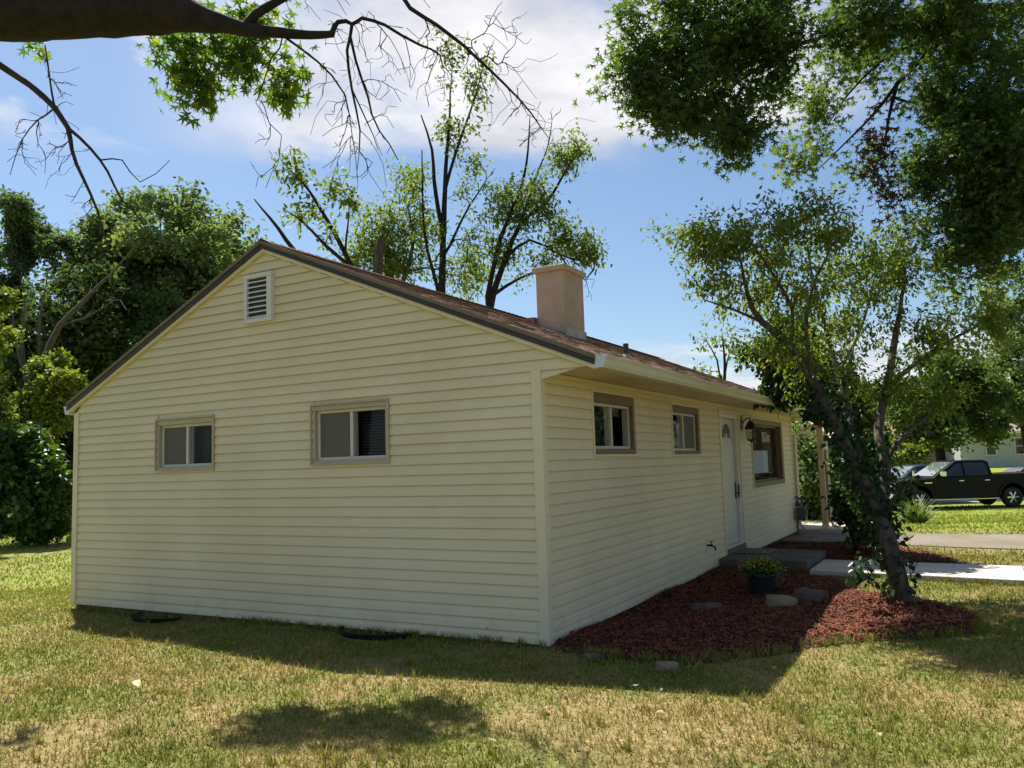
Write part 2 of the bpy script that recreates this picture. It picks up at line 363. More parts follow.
def sheet(name, poly, dz, material, kind='structure', thick=0, step=.4, bevel=0):
    """a strip of ground cover draped on the terrain; poly is a quad a,b,c,d"""
    a, b, c, d = [np.array(q, float) for q in poly]
    n = max(2, int(max(np.linalg.norm(b-a), np.linalg.norm(c-d))/step)); m = max(2, int(max(np.linalg.norm(d-a), np.linalg.norm(c-b))/step))
    U, V = np.meshgrid(np.linspace(0, 1, n+1), np.linspace(0, 1, m+1))
    Pq = ((1-U)*(1-V))[..., None]*a + (U*(1-V))[..., None]*b + (U*V)[..., None]*c + ((1-U)*V)[..., None]*d
    z = ground_z(Pq[..., 0], Pq[..., 1]) + dz
    co = np.concatenate([Pq, z[..., None]], -1).reshape(-1, 3); ii = np.arange((n+1)*(m+1)).reshape(m+1, n+1)
    f = np.stack([ii[:-1, :-1], ii[:-1, 1:], ii[1:, 1:], ii[1:, :-1]], -1).reshape(-1, 4)
    return tag(np_mesh(name, co, f, material, smooth=True), kind=kind)

MULCH = [(.02, .0), (.55, -.12), (.94, -.2), (1.38, -.02), (1.76, .42), (2.11, .95), (2.51, 1.33), (2.97, 1.64), (3.33, 1.95), (3.36, 2.35), (3.2, 2.78), (2.76, 3.35), (2.2, 3.7), (1.95, 4.2), (1.7, 5.0), (1.3, 5.08), (1.3, 5.55), (.02, 5.6)]
MULCH2 = [(.02, 7.1), (1.32, 7.1), (1.35, 6.7), (2.7, 6.65), (3.15, 7.1), (2.75, 8.1), (2.35, 8.5), (1.9, 9.3), (.02, 9.7)]
def mulch_h(x, y):
    return .035 + .05*np.exp(-((x-2.55)**2+(y-2.6)**2)/.8) + .02*np.sin(3.1*x+1)*np.sin(2.7*y)
def mulch_bed(name, poly, nchips, seed):
    rng = np.random.default_rng(seed)
    P = np.array(poly); st = .09
    gx = np.arange(P[:, 0].min(), P[:, 0].max()+st, st); gy = np.arange(P[:, 1].min(), P[:, 1].max()+st, st)
    A, B = np.meshgrid(gx, gy); ins = pip(A, B, poly)
    # soft edge: height falls to the ground at the rim
    k = ins.astype(float)
    for _ in range(3):
        q = np.pad(k, 1); k = (q[:-2, 1:-1]+q[2:, 1:-1]+q[1:-1, :-2]+q[1:-1, 2:]+q[1:-1, 1:-1])/5
    Z = ground_z(A, B) + mulch_h(A, B)*np.clip(k*1.4-.25, -.3, 1) + rng.normal(0, .004, A.shape)
    ii = np.arange(A.size).reshape(A.shape)
    f = np.stack([ii[:-1, :-1], ii[:-1, 1:], ii[1:, 1:], ii[1:, :-1]], -1).reshape(-1, 4)
    kk = (k[:-1, :-1]+k[1:, 1:])/2 > .12
    tag(np_mesh(name, np.stack([A, B, Z], -1).reshape(-1, 3), f[kk.ravel()], M['mulch'], smooth=True), kind='structure')
    x = rng.uniform(P[:, 0].min()-.06, P[:, 0].max()+.06, nchips*2); y = rng.uniform(P[:, 1].min()-.06, P[:, 1].max()+.06, nchips*2)
    jx = x+rng.normal(0, .07, x.shape)*(rng.random(x.shape) < .5); jy = y+rng.normal(0, .07, x.shape)
    k_ = pip(jx, jy, poly) & (x > .03); x = x[k_][:nchips]; y = y[k_][:nchips]; n = len(x)
    ix = np.clip(((x-gx[0])/st).astype(int), 0, len(gx)-1); iy = np.clip(((y-gy[0])/st).astype(int), 0, len(gy)-1)
    z = np.maximum(Z[iy, ix], ground_z(x, y)) + rng.uniform(.004, .03, n)
    a = rng.uniform(0, 6.28, n); l = rng.uniform(.010, .034, n); wd = rng.uniform(.0025, .006, n); tl = rng.normal(0, .35, n)
    d = np.stack([np.cos(a), np.sin(a), tl], -1); sd = np.stack([-np.sin(a), np.cos(a), rng.normal(0, .4, n)], -1)
    C0 = np.stack([x, y, z], -1)
    co = np.stack([C0-d*l[:, None]-sd*wd[:, None], C0+d*l[:, None]-sd*wd[:, None], C0+d*l[:, None]*.9+sd*wd[:, None], C0-d*l[:, None]*.8+sd*wd[:, None]], 1).reshape(-1, 3)
    o = np_mesh('mulch_chips', co, np.arange(4*n).reshape(n, 4), M['chips'])
    tag(o, kind='stuff')
mulch_bed('mulch_bed', MULCH, 60000, 1)
mulch_bed('mulch_bed', MULCH2, 18000, 2)

# concrete walk, driveway, street
def slab(name, poly, z0, z1, material, bevel=.012, kind='structure'):
    b = MB(); b.prism([(x, y, z0) for x, y in poly], (0, 0, z1-z0))
    return tag(b.build(name, material, bevel=bevel), kind=kind)
wk = [1.34, 2.62, 3.9, 5.2, 6.5, 7.8, 9.2]
def wy(x, k): return (5.36-.31*(x-1.34)/2.5, 6.62-.16*(x-1.34)/2.5)[k]
for a, b in zip(wk[:-1], wk[1:]):
    a2, b2 = a+.006, b-.006
    slab('walkway', [(a2, wy(a2, 0)), (b2, wy(b2, 0)), (b2, wy(b2, 1)), (a2, wy(a2, 1))], -.10, .03, M['concrete'], bevel=.008)
slab('walkway_base', [(1.36, 5.40), (9.1, 4.45), (9.1, 6.1), (1.36, 6.58)], -.2, .012, M['old_concrete'], bevel=0)
sheet('driveway', [(2.3, 9.35), (40, 6.2), (40, 9.6), (2.3, 12.5)], .012, M['gravel'])
slab('porch_floor', [(-4, 11.94), (1.05, 11.94), (1.25, 13.9), (-4, 13.9)], -.3, .03, M['porch'])
sheet('walkway', [(.2, 9.9), (2.2, 9.5), (2.3, 11.9), (.2, 11.92)], .02, M['old_concrete'])
sheet('street', [(-14, 26.5), (46, 59.7), (43.5, 64.2), (-16.5, 31)], .02, M['street'], step=1.)

# ------------------------------------------------------------------ house
W, LEN, H = 6.82, 11.91, 2.45
RX, RZ = -3.42, 4.225                       # ridge
EXR, EZR = .60, 2.555                       # right eave edge, top of roof
EXL, EZL = -6.96, 2.60
SR, SLf = (RZ-EZR)/(EXR-RX), (RZ-EZL)/(RX-EXL)
def roof_z(x): return RZ-(x-RX)*SR if x > RX else RZ-(RX-x)*SLf
house = empty('house', (0, 0, 0), 'single storey house with cream lap siding, brown shingle gable roof and a square chimney', 'house')

srng = random.Random(12)
CW = .1021; LAP = .0265
def course_mesh(b, plane, spans, z0, z1, t0=.0, t1=.0):
    """one lap of siding. plane: function (u, out, z)->xyz ; spans: list of (u0b,u1b,u0t,u1t)"""
    for u0b, u1b, u0t, u1t in spans:
        if u1b-u0b < .01 and u1t-u0t < .01: continue
        zb = z0-.004; zi = min(z0+.016, z1)
        zc = min(z0+.05, z1); f_ = (zc-z0)/(z1-z0+1e-9); ca, cb_ = u0b+(u0t-u0b)*f_, u1b+(u1t-u1b)*f_
        v = [plane(u0b, LAP-.004, zi), plane(u1b, LAP-.004, zi), plane(u1b, LAP-.003, zb), plane(u0b, LAP-.003, zb),
             plane(u0b, LAP, zb), plane(u1b, LAP, zb), plane(cb_, LAP-.005, zc), plane(ca, LAP-.005, zc), plane(u1t, .003, z1+.012), plane(u0t, .003, z1+.012)]
        b.add(v, [(0, 1, 2, 3), (3, 2, 5, 4), (4, 5, 6, 7), (7, 6, 8, 9)])
def siding(name, plane, lim, ztop, holes, zs=0.0):
    b = MB(); z = zs
    while z < ztop-1e-4:
        z1 = min(z+CW, ztop)
        l0, r0 = lim(z); l1, r1 = lim(z1)
        if r0-l0 < .02: break
        spans = [(l0, r0, l1, max(r1, l1))]
        for hx0, hx1, hz0, hz1 in holes:
            if z1 > hz0 and z < hz1:
                if z < hz0: b.add([plane(hx0, LAP, z-.004), plane(hx1, LAP, z-.004), plane(hx1, LAP-.006, hz0), plane(hx0, LAP-.006, hz0)], [(0, 1, 2, 3)])
                if z1 > hz1: b.add([plane(hx0, LAP-.006, hz1), plane(hx1, LAP-.006, hz1), plane(hx1, .003, z1+.012), plane(hx0, .003, z1+.012)], [(0, 1, 2, 3)])
                ns = []
                for s in spans:
                    if hx0 > s[0] and hx1 < s[1]: ns += [(s[0], hx0, s[2], hx0), (hx1, s[1], hx1, s[3])]
                    else: ns.append(s)
                spans = ns
        cut = []
        for q0, q1, t0_, t1_ in spans:
            u = q0 + srng.uniform(.4, 3.6)
            a0_, a1_ = q0, t0_
            while u < min(q1, t1_)-.5 and u > max(q0, t0_)+.3:
                cut.append((a0_, u, a1_, u)); a0_ = a1_ = u-.012; u += 3.66
            cut.append((a0_, q1, a1_, t1_))
        for k_, sp_ in enumerate(cut):
            dd = .0013*(k_ % 2)+srng.uniform(0, .0006); course_mesh(b, (lambda u, o, zz, dd=dd: plane(u, o+dd, zz)), [sp_], z, z1)
        z = z1
    return b.build(name, M['siding'], house)
GP = lambda u, o, z: (u, -o, z)                 # gable wall, faces -Y
LP = lambda u, o, z: (o, u, z)                  # long wall, faces +X
GWIN = [(-5.25, -4.22, 1.645, 2.287), (-2.746, -1.693, 1.653, 2.309)]
LWIN = [(1.127, 2.39, 1.653, 2.349), (3.70, 4.98, 1.643, 2.342), (8.12, 10.84, 1.03, 2.314)]
DOOR = (6.03, 7.266, .10, 2.358)
inset = .035
def lim_gable(z):
    if z < H-.001: return (-W+.05, -.06)
    return (RX-(RZ-.155-z)/SLf if z > H+.0 else -W+.05, min(EXR-.045, RX+(RZ-.155-z)/SR))
def lim_g(z):
    if z < H-.001: return (-W+.05, -.055)
    return (max(-W-.02, RX-(RZ-.15-z)/SLf), min(EXR-.05, RX+(RZ-.15-z)/SR))
gh = [(a+inset, b-inset, c+inset, d-inset) for a, b, c, d in GWIN]
siding('wall', GP, lim_g, RZ-.16, gh)
siding('wall', LP, lambda z: (.055, LEN-.05), H-.03, [(a+inset, b-inset, c+inset, d-inset) for a, b, c, d in LWIN] + [(DOOR[0]+inset, DOOR[1]-inset, -.2, DOOR[3]-inset)])
siding('wall', lambda u, o, z: (-W-o, u, z), lambda z: (.055, LEN-.05), H, [])
siding('wall', lambda u, o, z: (u, LEN+o, z), lambda z: (-W+.05, -.05) if z < H else (RX-(RZ-.15-z)/SLf, RX+(RZ-.15-z)/SR), RZ-.16, [])
# corner posts, frieze, skirt
for x0, x1, y0, y1 in ((-.058, .040, -.040, .058), (-W-.040, -W+.055, -.040, .058), (-.058, .040, LEN-.058, LEN+.040), (-W-.040, -W+.055, LEN-.055, LEN+.040)):
    MB().box(x0, x1, y0, y1, -.012, H+(0 if x0 > -1 else 0.0)).build('corner_post', M['trim'], house, bevel=.006)
MB().box(.0, .03, .06, LEN-.06, H-.045, H-.002).build('frieze_trim', M['trim'], house, bevel=.004)
b = MB(); b.box(-W+.02, -.02, .012, .03, -.25, .012).box(-.03, -.012, .03, LEN-.02, -.25, .012).box(-W+.012, -W+.03, .03, LEN-.02, -.25, .012)
b.build('foundation', M['old_concrete'], house)
# interior shell (dark rooms seen through the glass)
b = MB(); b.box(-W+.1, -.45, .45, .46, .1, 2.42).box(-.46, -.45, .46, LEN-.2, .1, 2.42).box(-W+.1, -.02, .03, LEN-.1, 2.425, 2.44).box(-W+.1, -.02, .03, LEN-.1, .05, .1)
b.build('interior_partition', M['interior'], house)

# windows -----------------------------------------------------------------
def window(pl, u0, u1, z0, z1, casing, top, side, bot, screen_first, recess=.05, frame_mat='sash', extra=None, trimm='trim'):
    """pl(u, out, z) -> xyz. Children: trim, casing, sash frame, mullion, panes"""
    def bx(b, a0, a1, o0, o1, c0, c1):
        p, q = pl(a0, o0, c0), pl(a1, o1, c1); b.box(p[0], q[0], p[1], q[1], p[2], q[2])
    win = MB(); e = .022
    for A in ((u0, u1, z1-e, z1), (u0, u1, z0, z0+e), (u0, u0+e, z0+e, z1-e), (u1-e, u1, z0+e, z1-e)): bx(win, A[0], A[1], -.06, .046, A[2], A[3])
    o = win.build('window', M[trimm], house, bevel=.004)
    a0, a1, c0, c1 = u0+e, u1-e, z0+e, z1-e
    k = MB()
    for A in ((a0, a1, c1-top, c1), (a0, a1, c0, c0+bot), (a0, a0+side, c0+bot, c1-top), (a1-side, a1, c0+bot, c1-top)): bx(k, A[0], A[1], -.09, .022, A[2], A[3])
    k.build('casing', casing, o, bevel=.004)
    a0, a1, c0, c1 = a0+side, a1-side, c0+bot, c1-top
    s = MB(); fw = .032
    for A in ((a0, a1, c1-fw, c1), (a0, a1, c0, c0+fw), (a0, a0+fw, c0+fw, c1-fw), (a1-fw, a1, c0+fw, c1-fw)): bx(s, A[0], A[1], -.10, -recess+.03, A[2], A[3])
    s.build('sash', M[frame_mat], o, bevel=.003)
    a0, a1, c0, c1 = a0+fw, a1-fw, c0+fw, c1-fw
    if extra == 'picture':
        divs = [(a0, a1)]
    else:
        mid = (a0+a1)/2; divs = [(a0, mid-.02), (mid+.02, a1)]
    for (p0, p1), (q0, q1) in zip(divs[:-1], divs[1:]):
        m = MB(); bx(m, p1, q0, -.10, -recess+.035, c0, c1); m.build('mullion', M[frame_mat], o, bevel=.003)
    for i, (p0, p1) in enumerate(divs):
        g = MB(); bx(g, p0, p1, -recess+.004, -recess+.009, c0, c1); gp = g.build('pane', M['glass'], o)
        if screen_first is not None and i == screen_first:
            sc = MB(); bx(sc, p0, p1, -recess+.014, -recess+.017, c0, c1); sc.build('insect_screen', M['screen'], o)
    return o, divs, (c0, c1)
def curtain(pl, u0, u1, z0, z1, o, depth=-.2, m='curtain'):
    n = 24; v = []; f = []
    for i in range(n+1):
        u = u0+(u1-u0)*i/n; d = depth+.025*math.sin(i*1.9)
        v += [pl(u, d, z0), pl(u, d, z1)]
    f = [(2*i, 2*i+2, 2*i+3, 2*i+1) for i in range(n)]
    MB().add(v, f).build('curtain', M[m], o)
o, dv, cz = window(GP, *GWIN[0], M['beige'], .06, .035, .03, 0, trimm='tan'); curtain(GP, dv[1][0]+.05, dv[1][0]+.33, cz[0]-.05, cz[1]+.02, o)
o, dv, cz = window(GP, *GWIN[1], M['beige'], .05, .035, .03, 0, trimm='tan')
# slatted blind behind the right-hand pane
bl = MB()
for i in range(16):
    z = cz[0]+.02+i*.03; bl.add([GP(dv[1][0], -.16, z), GP(dv[1][1], -.16, z), GP(dv[1][1], -.178, z+.018), GP(dv[1][0], -.178, z+.018)], [(0, 1, 2, 3)])
bl.build('blind', M['curtain'], o)
window(LP, *LWIN[0], M['brown'], .10, .055, .06, None)
window(LP, *LWIN[1], M['brown'], .09, .05, .05, 1)
o, dv, cz = window(LP, *LWIN[2], M['brown'], .09, .07, .09, None, recess=.09, extra='picture', frame_mat='brown')
curtain(LP, dv[0][0]+.5, dv[0][0]+1.9, cz[0]+.12, cz[1]-.45, o, -.16, 'sheer')  # pale cloth partly stands in for a bright reflection in the pane

# front door -----------------------------------------------------------------
d0, d1, dz0, dz1 = DOOR
b = MB(); e = .03
b.box(-.08, .045, d0, d0+.05, dz0+.02, dz1).box(-.08, .045, d1-.05, d1, dz0+.02, dz1).box(-.08, .045, d0+.05, d1-.05, dz1-.05, dz1)
door = b.build('front_door', M['trim'], house, bevel=.005)
b = MB(); b.box(-.08, .02, d0+.05, d0+.16, dz0+.12, dz1-.05).box(-.08, .02, d1-.16, d1-.05, dz0+.12, dz1-.05).box(-.08, .02, d0+.16, d1-.16, dz1-.12, dz1-.05)
b.build('door_frame', M['vinyl'], door, bevel=.004)
MB().box(-.1, .05, d0+.02, d1-.02, -.02, dz0+.095).build('sill', M['brick'], door, bevel=.006)
MB().box(-.1, .04, d0+.1, d1-.1, dz0+.098, dz0+.125).build('threshold', M['vinyl'], door, bevel=.004)
db = MB(); db.box(-.07, -.03, d0+.165, d1-.165, dz0+.13, dz1-.125)
pm = (d0+d1)/2
db.build('door_leaf', M['door'], door, bevel=.006)
# fan light: half-round divided into four wedges with a surround
cy, cz_ = pm, 1.92
for k in range(4):
    a0, a1 = math.pi*(k+.06)/4, math.pi*(k+.94)/4; pts = []
    for t in range(7):
        a = a0+(a1-a0)*t/6; pts.append((-.0295, cy+.25*math.cos(a), cz_+.23*math.sin(a)))
    for t in range(7):
        a = a1+(a0-a1)*t/6; pts.append((-.0295, cy+.09*math.cos(a), cz_+.085*math.sin(a)))
    MB().prism(pts, (.006, 0, 0)).build('door_light', M['black'], door)
b = MB(); b.tube([(-.02, d1-.235, 1.02), (.03, d1-.235, 1.02)], .012, 8).tube([(.03, d1-.235, .95), (.032, d1-.235, 1.16)], .014, 8).box(-.03, -.018, d1-.265, d1-.205, .93, 1.2)
b.build('handle', M['black'], door)
# wall lantern
lc = (.17, 7.5, 2.06)
ln = MB().box(.015, .04, lc[1]-.055, lc[1]+.055, lc[2]+.0, lc[2]+.24).tube([(.04, lc[1], lc[2]+.12), (.10, lc[1], lc[2]+.2), (.16, lc[1], lc[2]+.2), (.17, lc[1], lc[2]+.15)], .012, 8).build('wall_lantern', M['black'], house)
MB().lathe(lc, [(.012, .17), (.02, .15), (.05, .13), (.10, .03), (.105, .015), (.09, .01)], 12).build('lantern_cap', M['black'], ln)
b = MB()
for k in range(6):
    a = k*math.pi/3; b.tube([(lc[0]+.085*math.cos(a), lc[1]+.085*math.sin(a), lc[2]+.012), (lc[0]+.065*math.cos(a), lc[1]+.065*math.sin(a), lc[2]-.16)], .006, 5)
b.lathe(lc, [(.068, -.16), (.07, -.175), (.03, -.19), (.01, -.215)], 6).build('lantern_cage', M['black'], ln)
MB().lathe(lc, [(.078, .008), (.06, -.158)], 6).build('lantern_glass', M['glass'], ln)
# louvre vent in the gable
b = MB(); x0, x1, z0, z1 = -3.70, -3.27, 3.285, 3.845
for A in ((x0, x1, z1-.05, z1), (x0, x1, z0, z0+.05), (x0, x0+.05, z0+.05, z1-.05), (x1-.075, x1, z0+.05, z1-.05)): b.box(A[0], A[1], -.078, .0, A[2], A[3])
lv = b.build('gable_vent', M['vent'], house, bevel=.006)
MB().box(x0+.02, x1-.02, -.042, -.038, z0+.02, z1-.02).build('vent_back', M['rake_dark'], lv)
b = MB()
for i in range(8):
    z = z0+.055+i*.0575; b.add([(x0+.05, -.070, z), (x1-.075, -.070, z), (x1-.075, -.044, z+.018), (x0+.05, -.044, z+.018), (x0+.05, -.070, z+.013), (x1-.075, -.070, z+.013), (x1-.075, -.044, z+.026), (x0+.05, -.044, z+.026)],
                            [(0, 3, 2, 1), (4, 5, 6, 7), (0, 1, 5, 4), (2, 3, 7, 6)])
b.build('louver', M['vent'], lv)

# roof -----------------------------------------------------------------
Y0, Y1 = -.075, 13.6
rb = MB(); rng = random.Random(3)
def slope_pt(side, s, y, h):
    """s metres down the slope from the ridge, h above deck"""
    if side > 0: dx, dz = 1/math.hypot(1, SR), -SR/math.hypot(1, SR)
    else: dx, dz = -1/math.hypot(1, SLf), -SLf/math.hypot(1, SLf)
    nx_, nz_ = (-dz*(1 if side > 0 else -1), abs(dx))
    return (RX+dx*s+(nx_ if side > 0 else -abs(nx_))*h, y, RZ-.03+dz*s+nz_*h)
LR = math.hypot(EXR-RX, RZ-EZR); LL = math.hypot(RX-EXL, RZ-EZL)
deck = MB()
deck.prism([(EXR, Y0, EZR-.03), (RX, Y0, RZ-.03), (RX, Y0, RZ-.10), (EXR-.01, Y0, EZR-.10)], (0, Y1-Y0, 0))
deck.prism([(RX-.001, Y0, RZ-.03), (EXL, Y0, EZL-.03), (EXL+.01, Y0, EZL-.10), (RX-.001, Y0, RZ-.10)], (0, Y1-Y0, 0))
roof = deck.build('roof', M['rake'], house)
for side, LL_ in ((1, LR), (-1, LL)):
    s = LL_+.015; k = 0
    while s > .02:
        y = Y0-.01-(rng.random()*.3)
        while y < Y1:
            wd = rng.choice((.16, .22, .3, .34)); ya, yb = max(y, Y0-.008), min(y+wd-.006, Y1+.008)
            if yb-ya > .03:
                th = rng.uniform(.009, .017); s0 = s-rng.choice((0, 0, .018))
                p = [slope_pt(side, s0, ya, th), slope_pt(side, s0, yb, th), slope_pt(side, max(s-.29, 0), yb, .002), slope_pt(side, max(s-.29, 0), ya, .002)]
                q = [slope_pt(side, s0, ya, .0), slope_pt(side, s0, yb, .0)]
                rb.add(p+q, [(0, 1, 2, 3), (4, 5, 1, 0), (4, 0, 3), (5, 2, 1)])
            y += wd
        s -= .142; k += 1
rb.build('shingles', M['shingle'], roof)
# ridge caps
b = MB(); y = Y0-.01
while y < Y1:
    yy = min(y+.2, Y1+.01)
    for side in (1, -1):
        p = [slope_pt(side, 0, y, .034), slope_pt(side, 0, yy, .022), slope_pt(side, .14, yy, .016), slope_pt(side, .14, y, .028)]
        b.add([(RX, y, RZ+.012), (RX, yy, RZ-.0), p[2], p[3]], [(0, 1, 2, 3), (3, 2, 1, 0)][:1])
    y += .15
b.build('ridge_cap', M['shingle'], roof)
# rake boards on both gables: grey metal edge, dark brown fascia board, cream frieze
for yy, sgn in ((Y0, -1), ):
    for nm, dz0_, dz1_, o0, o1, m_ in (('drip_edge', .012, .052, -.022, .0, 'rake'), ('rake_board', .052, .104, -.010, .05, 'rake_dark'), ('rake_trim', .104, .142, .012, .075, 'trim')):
        b = MB()
        b.prism([(RX, yy+o0, RZ-dz0_), (EXR+.0, yy+o0, EZR-dz0_), (EXR+.0-(dz1_-.0)*.1, yy+o0, EZR-dz1_), (RX, yy+o0, RZ-dz1_)], (0, o1-o0, 0))
        b.prism([(RX-.0005, yy+o0, RZ-dz0_), (RX-.0005, yy+o0, RZ-dz1_), (EXL, yy+o0, EZL-dz1_), (EXL, yy+o0, EZL-dz0_)], (0, o1-o0, 0))
        b.build(nm, M[m_], roof)
# soffit, fascia, gutters
MB().box(.0315, EXR-.03, -.005, 13.55, H-.0, H+.02).build('soffit', M['soffit'], house)
MB().box(EXR-.03, EXR-.008, -.02, 13.58, H-.03, EZR-.075).build('fascia', M['trim'], house)
MB().box(EXL+.02, -W, .0, LEN, H+.0, H+.015).build('soffit', M['soffit'], house)
def gutter(x, sgn, z, y0, y1):
    prof = [(0, .0), (.075, -.0), (.095, .03), (.10, .075), (.118, .10), (.118, .112), (.108, .112), (.09, .08), (.08, .035), (.068, .012), (.008, .012), (.008, .11), (0, .11)]
    b = MB(); b.prism([(x+sgn*px, y0, z+pz) for px, pz in prof], (0, y1-y0, 0)); go = b.build('gutter', M['gutter'], house)
    for ye, t in ((y0, -.006), (y1, .006)):
        c = MB(); c.prism([(x+sgn*px, ye, z+pz) for px, pz in [(0, 0), (.075, 0), (.096, .03), (.101, .075), (.119, .10), (.119, .113), (0, .113)]], (0, t, 0)); c.build('gutter_end', M['gutter_cap'], go)
    return go
gr = gutter(EXR-.008, 1, H-.03, -.06, 13.5)
gutter(EXL+.03, -1, EZL-.16, -.06, 11.9)
for i in range(14): MB().box(EXR-.0, EXR+.10, .6+i*.95, .625+i*.95, EZR-.036, EZR-.033).build('gutter_strap', M['flash'], gr)
# downspout
b = MB(); dp = [(.66, 12.02, H-.02), (.66, 12.02, H-.14), (.50, 12.0, H-.22), (.16, 11.95, H-.36), (.085, 11.93, H-.44), (.08, 11.93, 1.2), (.08, 11.93, .14), (.18, 11.93, .05)]
b.tube(dp, .042, 4); b.build('downspout', M['trim'], house, bevel=.008)
for z in (1.55, .5): MB().box(.02, .14, 11.88, 11.98, z, z+.03).build('downspout_strap', M['trim'], house)
# carport beam, post, ceiling
MB().box(EXR-.14, EXR-.04, 11.95, 13.5, H-.13, H-.004).build('porch_beam', M['trim'], house, bevel=.006)
MB().box(-W+.1, .0, LEN+.03, 13.5, H-.0, H+.02).build('porch_ceiling', M['soffit'], house)
po = MB().box(.51, .63, 12.08, 12.20, .03, H-.13).build('porch_post', M['post'], house, bevel=.008)
MB().box(.50, .64, 12.07, 12.21, .03, .12).build('post_base', M['trim'], po, bevel=.01)
b = MB(); b.tube([(.70, 12.15, H-.04), (.71, 12.15, H-.25), (.69, 12.15, H-.4), (.69, 12.15, .25), (.72, 12.15, .10), (.86, 12.15, .05)], .035, 6); b.build('downspout', M['gutter'], house, bevel=.006)
MB().box(-6.5, -.5, 13.3, 13.45, 0, H).build('wall', M['siding'], house)
# chimney
cx0, cx1, cy0, cy1 = -2.21, -1.74, 4.34, 5.06
ch = MB().box(cx0, cx1, cy0, cy1, 3.2, 4.53).build('chimney', M['chimney'], roof, bevel=.012)
hs = ch
ch.parent = house
MB().box(cx0-.045, cx1+.045, cy0-.045, cy1+.045, 4.50, 4.585).build('chimney_cap', M['chimney'], ch, bevel=.015)
b = MB(); b.box(cx0+.05, cx1-.05, cy0+.06, cy1-.06, 4.58, 4.60); b.build('flue_cover', M['rake_dark'], ch)
b = MB(); fl = .012
b.prism([(cx0-.02, cy0-fl, roof_z(cx0)-.06), (cx1+.02, cy0-fl, roof_z(cx1)-.08), (cx1+.02, cy0-fl, roof_z(cx1)+.10), (cx0-.02, cy0-fl, roof_z(cx0)+.10)], (0, fl-.001, 0))
b.box(cx1+.001, cx1+fl, cy0-.02, cy1+.02, roof_z(cx1)-.08, roof_z(cx1)+.10)
b.prism([(cx0-.02, cy1+.001, roof_z(cx0)-.06), (cx1+.02, cy1+.001, roof_z(cx1)-.08), (cx1+.02, cy1+.001, roof_z(cx1)+.10), (cx0-.02, cy1+.001, roof_z(cx0)+.10)], (0, fl, 0))
b.build('flashing', M['flash'], ch)
# apron at the foot, cricket behind
MB().box(cx0-.16, cx0-.0, cy0-.1, cy1+.1, roof_z(cx0-.08)-.06, roof_z(cx0-.08)+.055).build('cricket', M['shingle'], ch)
vp = MB().lathe((-.2, 2.78, roof_z(-.2)-.05), [(.034, 0), (.034, .20), (.030, .20)], 12).build('vent_pipe', M['black'], house)
MB().lathe((-.2, 2.78, roof_z(-.2)-.05), [(.075, .0), (.05, .04), (.036, .07)], 14).build('vent_boot', M['flash'], vp)
# gas meter at the far corner
mc = (.17, 11.72, .0)
gm = MB().tube([(.09, 11.62, -.05), (.09, 11.62, .62), (.12, 11.62, .68), (.16, 11.66, .68)], .018, 8).tube([(.17, 11.80, .45), (.17, 11.8, .66), (.1, 11.82, .7), (.03, 11.82, .72)], .018, 8).build('gas_meter', M['grey_metal'], house)
b = MB(); b.box(.08, .26, 11.62, 11.83, .24, .50).lathe((.262, 11.73, .40), [(.07, 0), (.065, .02)], 14, 'x'); b.build('meter_body', M['grey_metal'], gm, bevel=.02)
MB().lathe((.13, 11.62, .58), [(.03, -.04), (.075, -.02), (.08, .0), (.05, .03), (.02, .05)], 14).build('regulator', M['grey_metal'], gm)
# hose bib
b = MB(); b.box(.012, .03, 4.98, 5.08, .28, .46); sp = b.build('hose_bib', M['vinyl'], house, bevel=.004)
b = MB(); b.tube([(.03, 5.03, .37), (.10, 5.03, .37), (.14, 5.03, .345), (.15, 5.03, .30)], .016, 8).tube([(.085, 5.03, .37), (.095, 5.03, .42)], .008, 6).lathe((.095, 5.03, .425), [(.03, 0), (.032, .008)], 10); b.build('tap', M['black'], sp)
# small junction plate low on the gable wall
MB().box(-.62, -.60, -.030, -.012, .09, .115).build('cable_plate', M['beige'], house)

# concrete stoop in front of the door
st = MB().prism([(.03, 5.62, -.15), (1.29, 5.60, -.15), (1.32, 7.08, -.15), (.03, 7.06, -.15)], (0, 0, .27)).build('stoop', M['old_concrete'], bevel=.015)
tag(st, 'low weathered concrete stoop slab below the white front door', 'stoop')
mt_ = MB().box(.12, .62, 6.25, 7.0, .1225, .135).build('doormat', M['black'], bevel=.003)
tag(mt_, 'dark flat doormat on the concrete stoop at the door', 'doormat')

# window wells
def window_well(x0, x1, label):
    o = empty('window_well', ((x0+x1)/2, 0, 0), label, 'window well', 'window wells along the gable wall')
    n = 40; v = []; f = []; cx = 0; rx = (x1-x0)/2
    zz = [-.22+.23*i/12 for i in range(13)]
    for j, z in enumerate(zz):
        for i in range(n+1):
            a = math.pi*i/n; r = 1+.02*math.sin(j*math.pi)
            k = .012*(j % 2)
            v.append((cx+(rx+k)*math.cos(a), -.02-(.28+k)*math.sin(a), z+gz((x0+x1)/2, -.3)+.03))
    m = n+1
    f = [(j*m+i, j*m+i+1, (j+1)*m+i+1, (j+1)*m+i) for j in range(12) for i in range(n)]
    MB().add(v, f).build('well_wall', M['well'], o)
    zt = gz((x0+x1)/2, -.3)+.03+.01
    MB().tube([(cx+rx*math.cos(math.pi*i/n), -.02-.28*math.sin(math.pi*i/n), zt) for i in range(n+1)], .014, 6).build('well_rim', M['well'], o)
window_well(-5.5, -4.65, 'black corrugated window well below the smaller left gable window')
window_well(-2.32, -1.42, 'black corrugated window well under the larger gable window nearer the corner')

